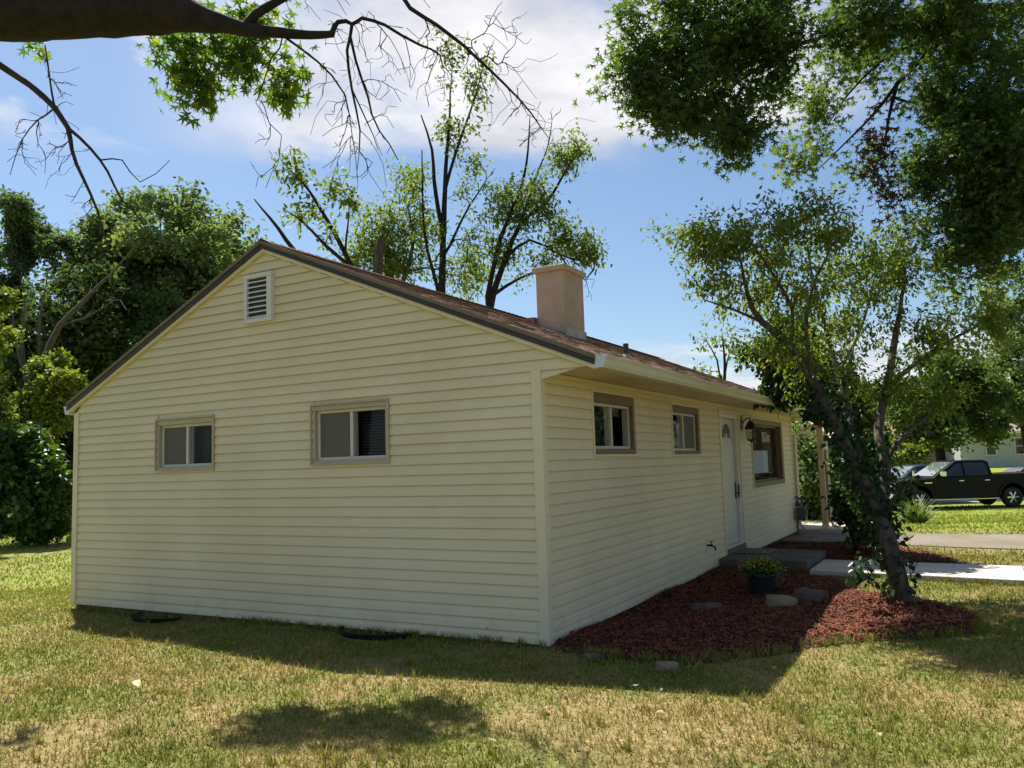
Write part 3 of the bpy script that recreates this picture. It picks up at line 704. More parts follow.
# ------------------------------------------------------------------ plants: generators
LEAF = {
 'oval': (np.array([(0, 0, 0), (.3, -.20, .05), (.7, -.17, .04), (1, 0, -.03), (.7, .17, .04), (.3, .20, .05)]), np.array([(0, 1, 2, 3), (0, 3, 4, 5)])),
 'broad': (np.array([(0, 0, 0), (.22, -.36, .08), (.65, -.30, .06), (1, 0, -.06), (.65, .30, .06), (.22, .36, .08)]), np.array([(0, 1, 2, 3), (0, 3, 4, 5)])),
 'star': (np.array([(0.12, 0, 0), (.42, -.13, .02), (1., 0, -.06), (.42, .13, .02), (.25, -.26, .02), (.72, -.62, -.05), (.25, .26, .02), (.72, .62, -.05), (.02, -.22, .0), (.0, -.62, -.04), (.02, .22, 0), (.0, .62, -.04)]),
          np.array([(0, 1, 2, 3), (0, 4, 5, 1), (0, 3, 7, 6), (0, 8, 9, 4), (0, 6, 11, 10)])),
}
def leaves(name, pos, axis, size, tpl, material, parent, off, rng, roll=1.0):
    T, Fc = LEAF[tpl]; n = len(pos)
    axis = axis/(np.linalg.norm(axis, axis=1, keepdims=True)+1e-9)
    up = np.array([0, 0, 1.])+rng.normal(0, .45*roll, (n, 3)); side = np.cross(axis, up); side /= (np.linalg.norm(side, axis=1, keepdims=True)+1e-9)
    nor = np.cross(side, axis)
    co = pos[:, None, :] + size[:, None, None]*(T[None, :, 0, None]*axis[:, None] + T[None, :, 1, None]*side[:, None] + T[None, :, 2, None]*nor[:, None])
    fs = (Fc[None]+(np.arange(n)*len(T))[:, None, None]).reshape(-1, 4)
    return np_mesh(name, co.reshape(-1, 3), fs, material, parent, off)

def grow(limbs, targets, rng, step=.3, wob=.12, r_tip=.006, expo=.5, sag=0.):
    P, par, rf, dr = [], [], [], []
    def push(p, j, r):
        P.append(np.array(p, float)); par.append(j); rf.append(r)
        d = P[-1]-P[j] if j >= 0 else np.array([0, 0, 1.]); dr.append(d/(np.linalg.norm(d)+1e-9)); return len(P)-1
    for li, limb in enumerate(limbs):
        L_ = [np.array(q, float) for q in limb]
        if li == 0: j = push(L_[0][:3], -1, L_[0][3])
        else:
            A = np.array(P); j = int(np.argmin(np.linalg.norm(A-L_[0][:3], axis=1)))
        for si in range(len(L_)-1):
            a, b = L_[si], L_[si+1]; pa = L_[max(si-1, 0)]; pb = L_[min(si+2, len(L_)-1)]
            d = np.linalg.norm(b[:3]-a[:3]); n = max(2, int(d/step))
            for k in range(1, n+1):
                t = k/n; q = a+(b-a)*t
                ta = (b-pa)[:3]; tb_ = (pb-a)[:3]; ta = ta/(np.linalg.norm(ta)+1e-9)*d; tb_ = tb_/(np.linalg.norm(tb_)+1e-9)*d
                q[:3] = (2*t**3-3*t*t+1)*a[:3]+(t**3-2*t*t+t)*ta+(3*t*t-2*t**3)*b[:3]+(t**3-t*t)*tb_
                w_ = rng.normal(0, wob*.25*min(step, .4), 3) if k < n else 0
                j = push(q[:3]+w_, j, q[3])
    nl = len(P)
    tips = []
    if len(targets):
        A0 = np.array(P); order = np.argsort([np.min(np.linalg.norm(A0-t, axis=1)) for t in targets])
        cap = nl+len(targets)*14
        PA = np.zeros((cap+5000, 3)); DA = np.zeros((cap+5000, 3)); PA[:nl] = A0; DA[:nl] = np.array(dr)
        for ti in order:
            t = np.asarray(targets[ti], float); m = len(P)
            v = t-PA[:m]; d = np.linalg.norm(v, axis=1)+1e-6; cosa = (v*DA[:m]).sum(1)/d
            j = int(np.argmin(d*(1+.55*(1-cosa))))
            n = int(min(12, max(2, d[j]/step))); p0 = PA[j].copy(); c = p0+DA[j]*d[j]*.35+np.array([0, 0, .12*d[j]])
            path = []; jj = j
            for k in range(1, n+1):
                s = k/n; q = (1-s)**2*p0+2*s*(1-s)*c+s*s*t + rng.normal(0, wob*d[j]/n, 3)*(k < n) - np.array([0, 0, sag*s*s*d[j]])
                jj = push(q, jj, 0)
                if jj >= len(PA): PA = np.vstack([PA, np.zeros((5000, 3))]); DA = np.vstack([DA, np.zeros((5000, 3))])
                PA[jj] = P[jj]; DA[jj] = dr[jj]; path.append(jj)
            tips.append([j]+path)
    n = len(P); wgt = np.zeros(n); ch = [[] for _ in range(n)]
    for i in range(n):
        if par[i] >= 0: ch[par[i]].append(i)
    for i in range(n-1, -1, -1):
        if not ch[i]: wgt[i] = 1
        if par[i] >= 0: wgt[par[i]] += wgt[i]
    rad = r_tip*wgt**expo
    for i in range(n):
        if rf[i] > 0: rad[i] = rf[i]
        elif par[i] >= 0: rad[i] = min(rad[i], rad[par[i]]*.92)
    return P, par, rad, ch, tips

def bark_mesh(name, P, par, rad, ch, material, parent, off, min_r=.0015):
    b = MB(); stack = [(0, None)]
    while stack:
        s, frm = stack.pop()
        chain = ([frm] if frm is not None else [])+[s]; i = s
        while ch[i]:
            k = sorted(ch[i], key=lambda q: -rad[q]); 
            for o_ in k[1:]: stack.append((o_, i))
            i = k[0]; chain.append(i)
        rr = [max(rad[q], min_r) for q in chain]
        if frm is not None: rr[0] = min(rr[0], rr[1]*1.15)
        mx_ = max(rr); n = 36 if mx_ > .25 else 18 if mx_ > .09 else 7 if mx_ > .035 else 5 if mx_ > .012 else 3
        if len(chain) > 1: b.tube([P[q] for q in chain], rr, n, cap=False, jit=.06 if n > 30 else .05 if n > 12 else 0)
    return b.build(name, material, parent, off, smooth=True)

def ell(rng, c, r, n, shell=.55):
    d = rng.normal(0, 1, (n, 3)); d /= np.linalg.norm(d, axis=1, keepdims=True)
    return np.asarray(c)+d*np.asarray(r)*(rng.uniform(0, 1, (n, 1))**(shell))*np.exp(rng.normal(0, .2, (n, 1)))

def cam_ell(rng, px, py, D, rx, ry, rd, n, shell=.55):
    """points in an ellipsoid given in photo pixels at distance D; rd: half depth (m)"""
    q = ell(rng, (0, 0, 0), (1, 1, 1), n, shell)
    return at(px, py, D) + q[:, :1]*RT*(rx*D/F) + q[:, 1:2]*np.array([0, 0, 1.])*(ry*D/F) + q[:, 2:]*np.array([FW[0], FW[1], 0])*rd

def make_tree(name, label, cat, limbs, targets, seed, leaf_m=None, per=12, size=.07, spread=.12, tpl='oval', bark='bark', droop=.5, group=None, step=.3, wob=.12, r_tip=.005, expo=.5, start=.35, base=None, sag=0., bare=0., extra=None, parts=('trunk', 'crown'), sizevar=.3):
    rng = np.random.default_rng(seed)
    P, par, rad, ch, tips = grow(limbs, targets, rng, step, wob, r_tip, expo, sag)
    off = np.array(base if base is not None else limbs[0][0][:3], float)
    root = empty(name, off, label, cat, group)
    bark_mesh(parts[0], P, par, rad, ch, M[bark], root, off)
    if leaf_m is not None:
        A = np.array(P); pp = []; ax = []
        for tp in tips:
            if rng.random() < bare: continue
            q = A[tp]; n = max(1, int(per*rng.uniform(.5, 1.5))); u = rng.uniform(start, 1.02, n)*(len(tp)-1)
            i = np.minimum(u.astype(int), len(tp)-2); fr = (u-i)[:, None]
            base_ = q[i]*(1-fr)+q[i+1]*fr; d = q[i+1]-q[i]; d = d/(np.linalg.norm(d, axis=1, keepdims=True)+1e-9)
            pp.append(base_+rng.normal(0, spread, (n, 3))); ax.append(d*.6+rng.normal(0, .6, (n, 3))+np.array([0, 0, -droop]))
        pp = np.concatenate(pp); ax = np.concatenate(ax); sz = size*rng.uniform(1-sizevar, 1+sizevar, len(pp))
        leaves(parts[1], pp, ax, sz, tpl, leaf_m, root, off, rng)
    return root

LM = {
 'cherry': leaf_mat('leaf_cherry', (.095, .15, .03), (.21, .26, .06), (.28, .21, .05), .05, .55),
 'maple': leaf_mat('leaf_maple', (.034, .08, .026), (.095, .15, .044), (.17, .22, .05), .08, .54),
 'maple_dead': leaf_mat('leaf_withered', (.05, .034, .020), (.10, .065, .038), None, 0, .25, tcol=(1.2, .9, .7)),
 'limb': leaf_mat('leaf_limb', (.06, .13, .025), (.15, .23, .04), (.26, .30, .04), .15, .58),
 'back': leaf_mat('leaf_back', (.085, .13, .07), (.21, .26, .135), (.26, .28, .14), .06, .48, rough=.8),  # distance haze and extra ambient light put into the paler, greyer leaf colour
 'dark': leaf_mat('leaf_dark', (.04, .07, .03), (.10, .14, .055), None, 0, .38, rough=.8),
 'conifer': leaf_mat('leaf_conifer', (.06, .10, .06), (.13, .18, .105), None, 0, .45, rough=.8),
 'yellow': leaf_mat('leaf_yellowgreen', (.10, .155, .028), (.22, .26, .045), (.32, .30, .06), .12, .45),
 'silver': leaf_mat('leaf_silver', (.075, .125, .035), (.17, .22, .065), (.25, .27, .08), .08, .52),
 'shrub': leaf_mat('leaf_shrub', (.03, .075, .018), (.085, .15, .035), (.18, .22, .05), .06, .42, rough=.35),
 'ivy': leaf_mat('leaf_ivy', (.010, .030, .010), (.03, .065, .018), (.08, .11, .03), .05, .3, rough=.35),
 'far': leaf_mat('leaf_far', (.06, .10, .035), (.14, .19, .065), (.20, .23, .08), .06, .45, rough=.8),
 'flower': leaf_mat('petals_yellow', (.42, .36, .03), (.62, .52, .05), None, 0, .2, tcol=(1, .9, .4)),
 'yucca': leaf_mat('leaf_yucca', (.10, .15, .05), (.20, .25, .09), None, 0, .3),
}
def A4(px, py, D, r): return (*at(px, py, D), r)
def G4(px, py, D, r):
    p = at(px, py, D); return (p[0], p[1], gz(p[0], p[1])-.05, r)

# --- small ornamental tree in the mulch ring
DSC = lambda py: .886+.15*max(0., min(1., (560-py)/220))
rng = np.random.default_rng(21)
b0 = (2.68, 2.84, -.05)
limbs = [
 [(*b0, .132), A4(900, 590, 9.55, .100), A4(893, 560, 9.55, .090), A4(886, 530, 9.55, .085), A4(883, 500, 9.6, .066), A4(885, 465, 9.65, .058), A4(878, 430, 9.7, .053), A4(886, 392, 9.75, .048), A4(893, 350, 9.8, .0440), A4(900, 310, 9.9, .0280), A4(905, 270, 10., .0160)],
 [A4(886, 530, 9.55, .0880), A4(868, 492, 9.45, .0680), A4(850, 455, 9.35, .0600), A4(833, 418, 9.3, .0560), A4(812, 378, 9.3, .0520), A4(790, 345, 9.3, .0480), A4(762, 322, 9.3, .0400), A4(748, 296, 9.3, .0240), A4(741, 262, 9.3, .0144)],
 [A4(890, 545, 9.55, .0800), A4(872, 505, 9.8, .0560), A4(856, 465, 10., .0480), A4(850, 420, 10.1, .0400), A4(838, 375, 10.2, .0360), A4(826, 330, 10.2, .0280), A4(815, 285, 10.2, .0176), A4(806, 245, 10.2, .0096)],
 [A4(790, 345, 9.3, .0280), A4(792, 310, 9.2, .0224), A4(770, 270, 9.1, .0176), A4(745, 235, 9.1, .0096)],
 [A4(762, 322, 9.3, .0224), A4(735, 310, 9.3, .0160), A4(705, 300, 9.3, .0080)],
 [A4(886, 392, 9.75, .0360), A4(905, 372, 9.7, .0280), A4(938, 348, 9.6, .0224), A4(985, 322, 9.5, .0128)],
 [A4(883, 460, 9.65, .0320), A4(905, 435, 9.6, .0240), A4(930, 415, 9.5, .0176), A4(955, 395, 9.4, .0096)],
 [A4(838, 375, 10.2, .0240), A4(860, 330, 10.4, .0192), A4(872, 290, 10.5, .0144), A4(880, 250, 10.6, .0080)],
 [A4(812, 378, 9.3, .0280), A4(806, 330, 9.0, .0224), A4(812, 290, 8.9, .0160), A4(830, 250, 8.8, .0096)],
]
tg = np.concatenate([
 cam_ell(rng, 735, 245, 9.2, 55, 38, .7, 90), cam_ell(rng, 690, 240, 9.2, 42, 22, .4, 26), cam_ell(rng, 800, 232, 9.3, 60, 34, .9, 85),
 cam_ell(rng, 770, 290, 9.4, 70, 35, 1.0, 85), cam_ell(rng, 850, 265, 9.8, 60, 45, 1.1, 95), cam_ell(rng, 845, 320, 9.8, 60, 40, 1.0, 75),
 cam_ell(rng, 905, 265, 9.9, 40, 45, 1.0, 60), cam_ell(rng, 930, 340, 9.6, 45, 38, .8, 55), cam_ell(rng, 985, 320, 9.5, 42, 32, .6, 40),
 cam_ell(rng, 900, 390, 9.6, 45, 40, .8, 45), cam_ell(rng, 820, 365, 9.5, 45, 35, .8, 45), cam_ell(rng, 775, 345, 9.3, 40, 30, .6, 34),
 cam_ell(rng, 705, 275, 9.2, 40, 25, .5, 22), cam_ell(rng, 820, 205, 9.3, 30, 18, .5, 18), cam_ell(rng, 945, 405, 9.5, 30, 30, .5, 18)])
make_tree('ornamental_tree', 'small multi-stemmed tree with ivy on its trunk standing in the red mulch', 'tree', limbs, tg, 4, LM['cherry'], per=27, size=.064, spread=.065, bark='bark', droop=.5, step=.15, wob=.10, r_tip=.0026, base=b0)

# ivy climbing the trunk
rng = np.random.default_rng(8)
ivp = []; iva = []
def ivy_on(path, r0, n, spread):
    q = [np.array(at(*p)) for p in path]
    for _ in range(n):
        i = rng.integers(0, len(q)-1); t = rng.random(); c = q[i]*(1-t)+q[i+1]*t
        d = rng.normal(0, 1, 3); d[2] *= .3; d /= np.linalg.norm(d); ivp.append(c+d*(r0+abs(rng.normal(0, spread)))); iva.append(d*.5+rng.normal(0, .3, 3)+np.array([0, 0, -.7]))
ivy_on([(903, 606, 9.5), (896, 570, 9.55), (888, 535, 9.55)], .125, 170, .03)
ivy_on([(886, 530, 9.55), (883, 500, 9.6), (886, 465, 9.65), (880, 430, 9.7)], .08, 260, .05)
ivy_on([(883, 525, 9.55), (868, 492, 9.45), (850, 455, 9.35), (833, 418, 9.3), (812, 378, 9.3)], .07, 620, .09)
ivy_on([(872, 505, 9.8), (856, 465, 10.), (850, 420, 10.1), (838, 375, 10.2)], .06, 520, .09)
ivy_on([(893, 550, 9.5), (905, 500, 9.5), (912, 470, 9.5)], .04, 60, .05)
ivy_on([(870, 555, 9.3), (862, 572, 9.2), (866, 582, 9.2)], .05, 70, .05)
ivp = np.array(ivp); iva = np.array(iva)
iv = leaves('ivy', ivp, iva, rng.uniform(.045, .085, len(ivp)), 'broad', LM['ivy'], None, (0, 0, 0), rng)
tag(iv, 'dark green ivy clinging to the stems of the small front tree', 'ivy')

DSC = 1.0
# --- big maple: trunk to the right of the frame, canopy over the yard
rng = np.random.default_rng(31)
mb_ = at(1290, 600, 12.5); mb_[2] = gz(mb_[0], mb_[1])-.1
limbs = [
 [(*mb_, .42), (*(at(1288, 400, 12.5)), .36), (*(at(1270, 200, 12.3)), .30), (*(at(1230, 60, 12)), .24), (*(at(1180, -120, 12)), .18), (*(at(1120, -320, 12)), .1)],
 [A4(1230, 60, 12, .16), A4(1120, 30, 11.4, .10), A4(1010, 8, 11, .06), A4(930, 12, 10.8, .045), A4(860, 24, 10.6, .032), A4(790, 48, 10.4, .02), A4(700, 70, 10.2, .010)],
 [A4(985, 10, 10.95, .04), A4(940, 42, 11.2, .036), A4(897, 84, 11.4, .03), A4(870, 118, 11.5, .02), A4(848, 140, 11.6, .013), A4(815, 172, 11.7, .006)],
 [A4(960, 28, 11.1, .03), A4(925, 40, 11.2, .026), A4(880, 62, 11.5, .02), A4(845, 98, 11.7, .013), A4(828, 125, 11.8, .007)],
 [A4(897, 80, 11.4, .03), A4(890, 112, 11.4, .022), A4(884, 150, 11.4, .012)],
 [A4(1270, 200, 12.3, .14), A4(1150, 190, 11.4, .10), A4(1070, 180, 10.8, .07), A4(1000, 190, 10.4, .045), A4(950, 205, 10.2, .02)],
 [A4(1200, -60, 12, .12), A4(1020, -110, 11, .08), A4(860, -90, 10.4, .05), A4(720, -40, 10, .03)],
 [A4(1000, 190, 10.4, .03), A4(985, 230, 10.3, .02), A4(968, 262, 10.2, .01)],
]
def E_(l): return np.concatenate(l)
tg = E_([cam_ell(rng, 700, 60, 10.3, 85, 62, .9, 95), cam_ell(rng, 640, 72, 10.2, 45, 26, .4, 22), cam_ell(rng, 690, 118, 10.3, 55, 30, .6, 34),
         cam_ell(rng, 760, 40, 10.5, 70, 62, 1., 80), cam_ell(rng, 700, 5, 10.3, 85, 38, .9, 50),
         cam_ell(rng, 740, 130, 10.4, 28, 38, .4, 26), cam_ell(rng, 655, 95, 10.2, 40, 24, .4, 18),
         cam_ell(rng, 960, 40, 10.9, 95, 55, 1.2, 70), cam_ell(rng, 1000, 110, 10.6, 55, 60, 1.1, 70), cam_ell(rng, 945, 95, 10.6, 30, 45, .6, 26),
         cam_ell(rng, 990, 195, 10.4, 70, 55, 1.2, 120), cam_ell(rng, 985, 240, 10.3, 55, 38, .8, 60),
         cam_ell(rng, 1090, 120, 11.2, 110, 110, 1.6, 150), cam_ell(rng, 1060, 210, 10.8, 60, 55, 1., 60),
         cam_ell(rng, 1120, -90, 11.8, 170, 120, 2., 110), cam_ell(rng, 850, -60, 10.6, 150, 50, 1.4, 60),
         cam_ell(rng, 930, 160, 10.2, 28, 35, .5, 24), cam_ell(rng, 870, 22, 10.2, 60, 26, .6, 40), cam_ell(rng, 955, 15, 10.3, 70, 34, .7, 50), cam_ell(rng, 1000, 150, 10.1, 50, 60, .8, 60), cam_ell(rng, 965, 120, 10.3, 24, 50, .5, 26)])
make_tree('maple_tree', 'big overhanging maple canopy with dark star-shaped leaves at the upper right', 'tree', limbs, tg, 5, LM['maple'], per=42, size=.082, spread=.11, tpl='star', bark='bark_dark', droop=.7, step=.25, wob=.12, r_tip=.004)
# branch set inside the gap, sunlight painted into its lighter leaf colour
rng = np.random.default_rng(33)
mt = [o for o in S.objects if o.name.startswith('maple_tree')][0]
def extra_crown(tgs, n, size, spread, tpl, m, name, parent, droop=.7):
    tgs = np.asarray(tgs); i = rng.integers(0, len(tgs), n); pos = tgs[i]+rng.normal(0, spread, (n, 3))
    return leaves(name, pos, rng.normal(0, .6, (n, 3))+np.array([0, 0, -droop]), size*rng.uniform(.7, 1.3, n), tpl, m, parent, np.array(parent.location), rng)
extra_crown(E_([cam_ell(rng, 880, 150, 11.4, 22, 48, .3, 60), cam_ell(rng, 892, 195, 11.4, 14, 22, .2, 20)]), 420, .09, .075, 'star', LM['maple_dead'], 'withered_leaves', mt, 1.2)
LM['maple_painted_sun'] = leaf_mat('leaf_maple_painted_sun', (.06, .11, .02), (.14, .19, .03), (.22, .24, .04), .1, .5)
extra_crown(E_([cam_ell(rng, 830, 60, 11.9, 40, 50, .6, 50), cam_ell(rng, 815, 110, 11.8, 28, 40, .5, 40), cam_ell(rng, 800, 165, 11.8, 24, 26, .4, 30), cam_ell(rng, 870, 60, 12, 40, 45, .6, 40), cam_ell(rng, 850, 160, 11.9, 30, 35, .5, 20), cam_ell(rng, 960, 275, 11, 50, 26, .6, 30)]), 2600, .08, .10, 'star', LM['maple_painted_sun'], 'painted_sun_leaves', mt, .6)

DSC = .87
# --- tree at the left whose limb crosses the top of the frame
lb = at(-420, 640, 8.6); lb[2] = gz(lb[0], lb[1])-.1
limbs = [
 [(*lb, .5), (*at(-400, 300, 8.6), .42), (*at(-360, 90, 8.7), .38), (*at(-240, 12, 8.8), .33), (*at(-100, 0, 9), .36), (*at(0, 3, 9), .345), (*at(110, 5, 9), .30), (*at(160, 9, 9), .24), (*at(195, 17, 9), .14), (*at(225, 24, 9), .08), (*at(262, 31, 9), .055), (*at(310, 35, 9), .04), (*at(332, 34, 9), .034)],
 [A4(245, 22, 9, .05), A4(266, 8, 9, .045), A4(300, -10, 9, .035)],
 [A4(332, 34, 9, .03), A4(338, 22, 9, .022), A4(352, 24, 9, .018), A4(347, 50, 9, .015), A4(352, 90, 9, .012), A4(360, 130, 9, .008), A4(357, 170, 9, .004)],
 [A4(352, 24, 9, .02), A4(362, 18, 9, .018), A4(385, 25, 9, .015), A4(420, 45, 9, .012), A4(440, 55, 9, .008), A4(445, 75, 9, .004)],
 [A4(347, 40, 9, .014), A4(362, 80, 9, .012), A4(372, 115, 9, .009), A4(398, 160, 9, .005)],
 [A4(352, 90, 9, .010), A4(366, 120, 9, .008), A4(378, 150, 9, .004)],
 [A4(285, 36, 9, .014), A4(318, 62, 9, .011), A4(345, 95, 9, .008), A4(352, 135, 9, .005), A4(358, 185, 9, .003)],
 [A4(400, -12, 8.6, .02), A4(410, 8, 8.6, .02), A4(450, 35, 8.6, .017), A4(490, 70, 8.6, .013), A4(520, 100, 8.6, .009), A4(550, 140, 8.6, .004)],
]
# the branch that leaves the frame above rejoins the limb out of sight
limbs.insert(7, [A4(300, -10, 9, .035), A4(350, -26, 8.8, .028), A4(400, -12, 8.6, .02)])
rng = np.random.default_rng(11)
tw = E_([cam_ell(rng, 350, 70, 9, 60, 70, .4, 128), cam_ell(rng, 355, 140, 9, 34, 50, .3, 64), cam_ell(rng, 430, 60, 8.8, 60, 45, .4, 88), cam_ell(rng, 490, 50, 8.6, 55, 50, .4, 80), cam_ell(rng, 520, 110, 8.6, 34, 45, .3, 41), cam_ell(rng, 262, 125, 9, 14, 50, .3, 28), cam_ell(rng, 310, 10, 9, 70, 25, .4, 35)])
tree_l = make_tree('limb_tree', 'old tree whose thick dark limb and bare twigs cross the upper left sky', 'tree', limbs, tw, 12, None, bark='bark_dark', step=.14, wob=.16, r_tip=.0032, expo=.35, sag=.4)
DSC = 1.02
rng = np.random.default_rng(13)
cl = E_([cam_ell(rng, 180, 70, 9, 22, 34, .3, 30), cam_ell(rng, 205, 45, 9, 40, 28, .35, 34), cam_ell(rng, 205, 90, 9, 16, 16, .2, 14), cam_ell(rng, 245, 50, 9, 30, 34, .3, 34), cam_ell(rng, 285, 85, 9, 18, 24, .25, 20), cam_ell(rng, 255, 15, 9, 42, 18, .3, 24), cam_ell(rng, 295, 65, 9, 12, 14, .2, 8), cam_ell(rng, 40, 46, 9, 5, 5, .1, 3)])
extra_crown(cl, 1250, .115, .08, 'star', LM['limb'], 'crown', tree_l, 1.0)

DSC = 1.0
# bare branch hanging at far left (from the same side, another tree)
rng = np.random.default_rng(17)
lb2 = at(-300, 600, 6.6); lb2[2] = gz(lb2[0], lb2[1])-.1
limbs = [
 [(*lb2, .14), (*at(-300, 330, 6.6), .11), (*at(-240, 130, 6.6), .08), (*at(-120, 50, 6.6), .05), (*at(-40, 48, 6.6), .034), A4(0, 65, 6.6, .028), A4(30, 85, 6.6, .024), A4(55, 108, 6.6, .022), A4(68, 128, 6.6, .02), A4(72, 150, 6.6, .015), A4(84, 180, 6.6, .012), A4(98, 212, 6.6, .009), A4(108, 250, 6.6, .004)],
 [A4(68, 128, 6.6, .014), A4(90, 148, 6.6, .012), A4(108, 172, 6.6, .010), A4(122, 200, 6.6, .008), A4(142, 222, 6.6, .005), A4(152, 245, 6.6, .003)],
 [A4(52, 108, 6.6, .010), A4(50, 80, 6.6, .008), A4(45, 45, 6.6, .006)],
 [A4(55, 110, 6.6, .009), A4(38, 120, 6.6, .007), A4(22, 140, 6.6, .005), A4(10, 175, 6.6, .003)],
 [A4(100, 160, 6.6, .008), A4(122, 160, 6.6, .006), A4(140, 182, 6.6, .005), A4(170, 160, 6.6, .003)],
]
tw = E_([cam_ell(rng, 55, 80, 6.6, 28, 40, .2, 40), cam_ell(rng, 60, 150, 6.6, 34, 40, .2, 57), cam_ell(rng, 85, 215, 6.6, 16, 44, .15, 37), cam_ell(rng, 25, 140, 6.6, 22, 34, .2, 34)])
make_tree('bare_tree', 'leafless thin dark branch hanging into view at the far left', 'tree', limbs, tw, 18, None, bark='twig', step=.1, wob=.16, r_tip=.0026, expo=.36, sag=.3)

# --- half-dead tree behind the house
rng = np.random.default_rng(41)
D = 21.
limbs = [
 [G4(518, 480, D, .34), A4(516, 330, D, .2016), A4(515, 290, D, .1440), A4(441, 288, D, .1440)][0:3]+[A4(513, 250, D, .0007)],
]
tb = at(441, 480, D); tb = (tb[0], tb[1], gz(tb[0], tb[1])-.1)
limbs = [
 [(*tb, 0.158), A4(441, 330, D, .1152), A4(442, 289, D, .0936), A4(443, 240, D, .0792), A4(445, 190, D, .0612), A4(447, 150, D, .0432), A4(450, 110, D, .0252), A4(452, 60, D, .0108)],
 [A4(443, 235, D, .0648), A4(434, 180, D, .0504), A4(432, 150, D, .0360), A4(421, 115, D, .0144)],
 [A4(446, 185, D, .0432), A4(460, 140, D, .0360), A4(474, 100, D, .0216), A4(486, 60, D, .0086)],
 [A4(441, 300, D, .0504), A4(425, 235, D, .0360), A4(422, 150, D, .0144)],
 [A4(442, 260, D, .0432), A4(470, 205, D, .0252), A4(495, 168, D, .0086)],
]
tg = E_([cam_ell(rng, 455, 140, D, 14, 26, .5, 22), cam_ell(rng, 476, 95, D, 13, 24, .5, 20), cam_ell(rng, 482, 62, D, 8, 10, .3, 6), cam_ell(rng, 443, 125, D, 7, 20, .3, 8), cam_ell(rng, 465, 185, D, 20, 30, .6, 14), cam_ell(rng, 478, 160, D, 14, 12, .5, 8), cam_ell(rng, 415, 185, D, 16, 24, .6, 16), cam_ell(rng, 480, 235, D, 24, 25, .8, 20), cam_ell(rng, 430, 230, D, 20, 40, .8, 22), cam_ell(rng, 470, 262, D, 28, 24, .8, 20)])
tb_extra = cam_ell(rng, 455, 70, D, 30, 45, .6, 14)
make_tree('half_dead_tree', 'tall half-dead tree behind the ridge with a straight dark central stem', 'tree', limbs, np.concatenate([tg, tb_extra]), 42, LM['silver'], per=22, size=.125, spread=.13, bark='bark_dark', droop=.4, step=.35, wob=.12, r_tip=.008, expo=.40, bare=.3)
rng = np.random.default_rng(43)
D = 20.
tb = at(486, 480, D); tb = (tb[0], tb[1], gz(tb[0], tb[1])-.1)
limbs = [
 [(*tb, 0.144), A4(487, 330, D, .1008), A4(493, 295, D, .0792), A4(506, 258, D, .0648), A4(520, 225, D, .0504), A4(536, 210, D, .0360), A4(552, 195, D, .0396), A4(565, 172, D, .0252), A4(580, 150, D, .0108)],
 [A4(485, 310, D, .0720), A4(500, 240, D, .0504), A4(520, 190, D, .0360), A4(528, 150, D, .0252), A4(530, 115, D, .0086)],
 [A4(506, 258, D, .0432), A4(530, 240, D, .0324), A4(560, 255, D, .0216), A4(585, 262, D, .0086)],
 [A4(520, 225, D, .0360), A4(535, 180, D, .0252), A4(548, 145, D, .0144), A4(552, 120, D, .0072)],
 [A4(493, 295, D, .0576), A4(520, 278, D, .0288), A4(545, 268, D, .0144)],
 [A4(560, 255, D, .0216), A4(585, 280, D, .0144), A4(600, 240, D, .0058)],
]
tg = E_([cam_ell(rng, 518, 195, D, 22, 22, .7, 30), cam_ell(rng, 566, 160, D, 22, 18, .6, 24), cam_ell(rng, 560, 240, D, 30, 24, .8, 36), cam_ell(rng, 585, 255, D, 16, 20, .5, 14), cam_ell(rng, 580, 150, D, 12, 14, .4, 8), cam_ell(rng, 545, 190, D, 16, 14, .5, 8), cam_ell(rng, 525, 225, D, 14, 14, .5, 8), cam_ell(rng, 500, 250, D, 18, 20, .6, 14), cam_ell(rng, 500, 205, D, 18, 30, .6, 14), cam_ell(rng, 545, 215, D, 22, 20, .6, 12), cam_ell(rng, 540, 265, D, 24, 14, .6, 10)])
bare_t = E_([cam_ell(rng, 560, 125, D, 40, 30, .5, 22), cam_ell(rng, 590, 290, D, 18, 30, .5, 10), cam_ell(rng, 535, 135, D, 14, 35, .4, 12)])
tr = make_tree('leaning_tree', 'tree leaning right behind the chimney with leaf clumps on bare branches', 'tree', limbs, tg, 44, LM['silver'], per=36, size=.12, spread=.15, bark='bark_dark', droop=.4, step=.3, wob=.12, r_tip=.007, expo=.40, bare=.12)
P_, par_, rad_, ch_, _ = grow(limbs, bare_t, np.random.default_rng(4), .3, .14, .006, .4)
keep = bark_mesh('dead_twigs', P_, par_, np.minimum(rad_, .014), ch_, M['bark_dark'], tr, np.array(limbs[0][0][:3]))
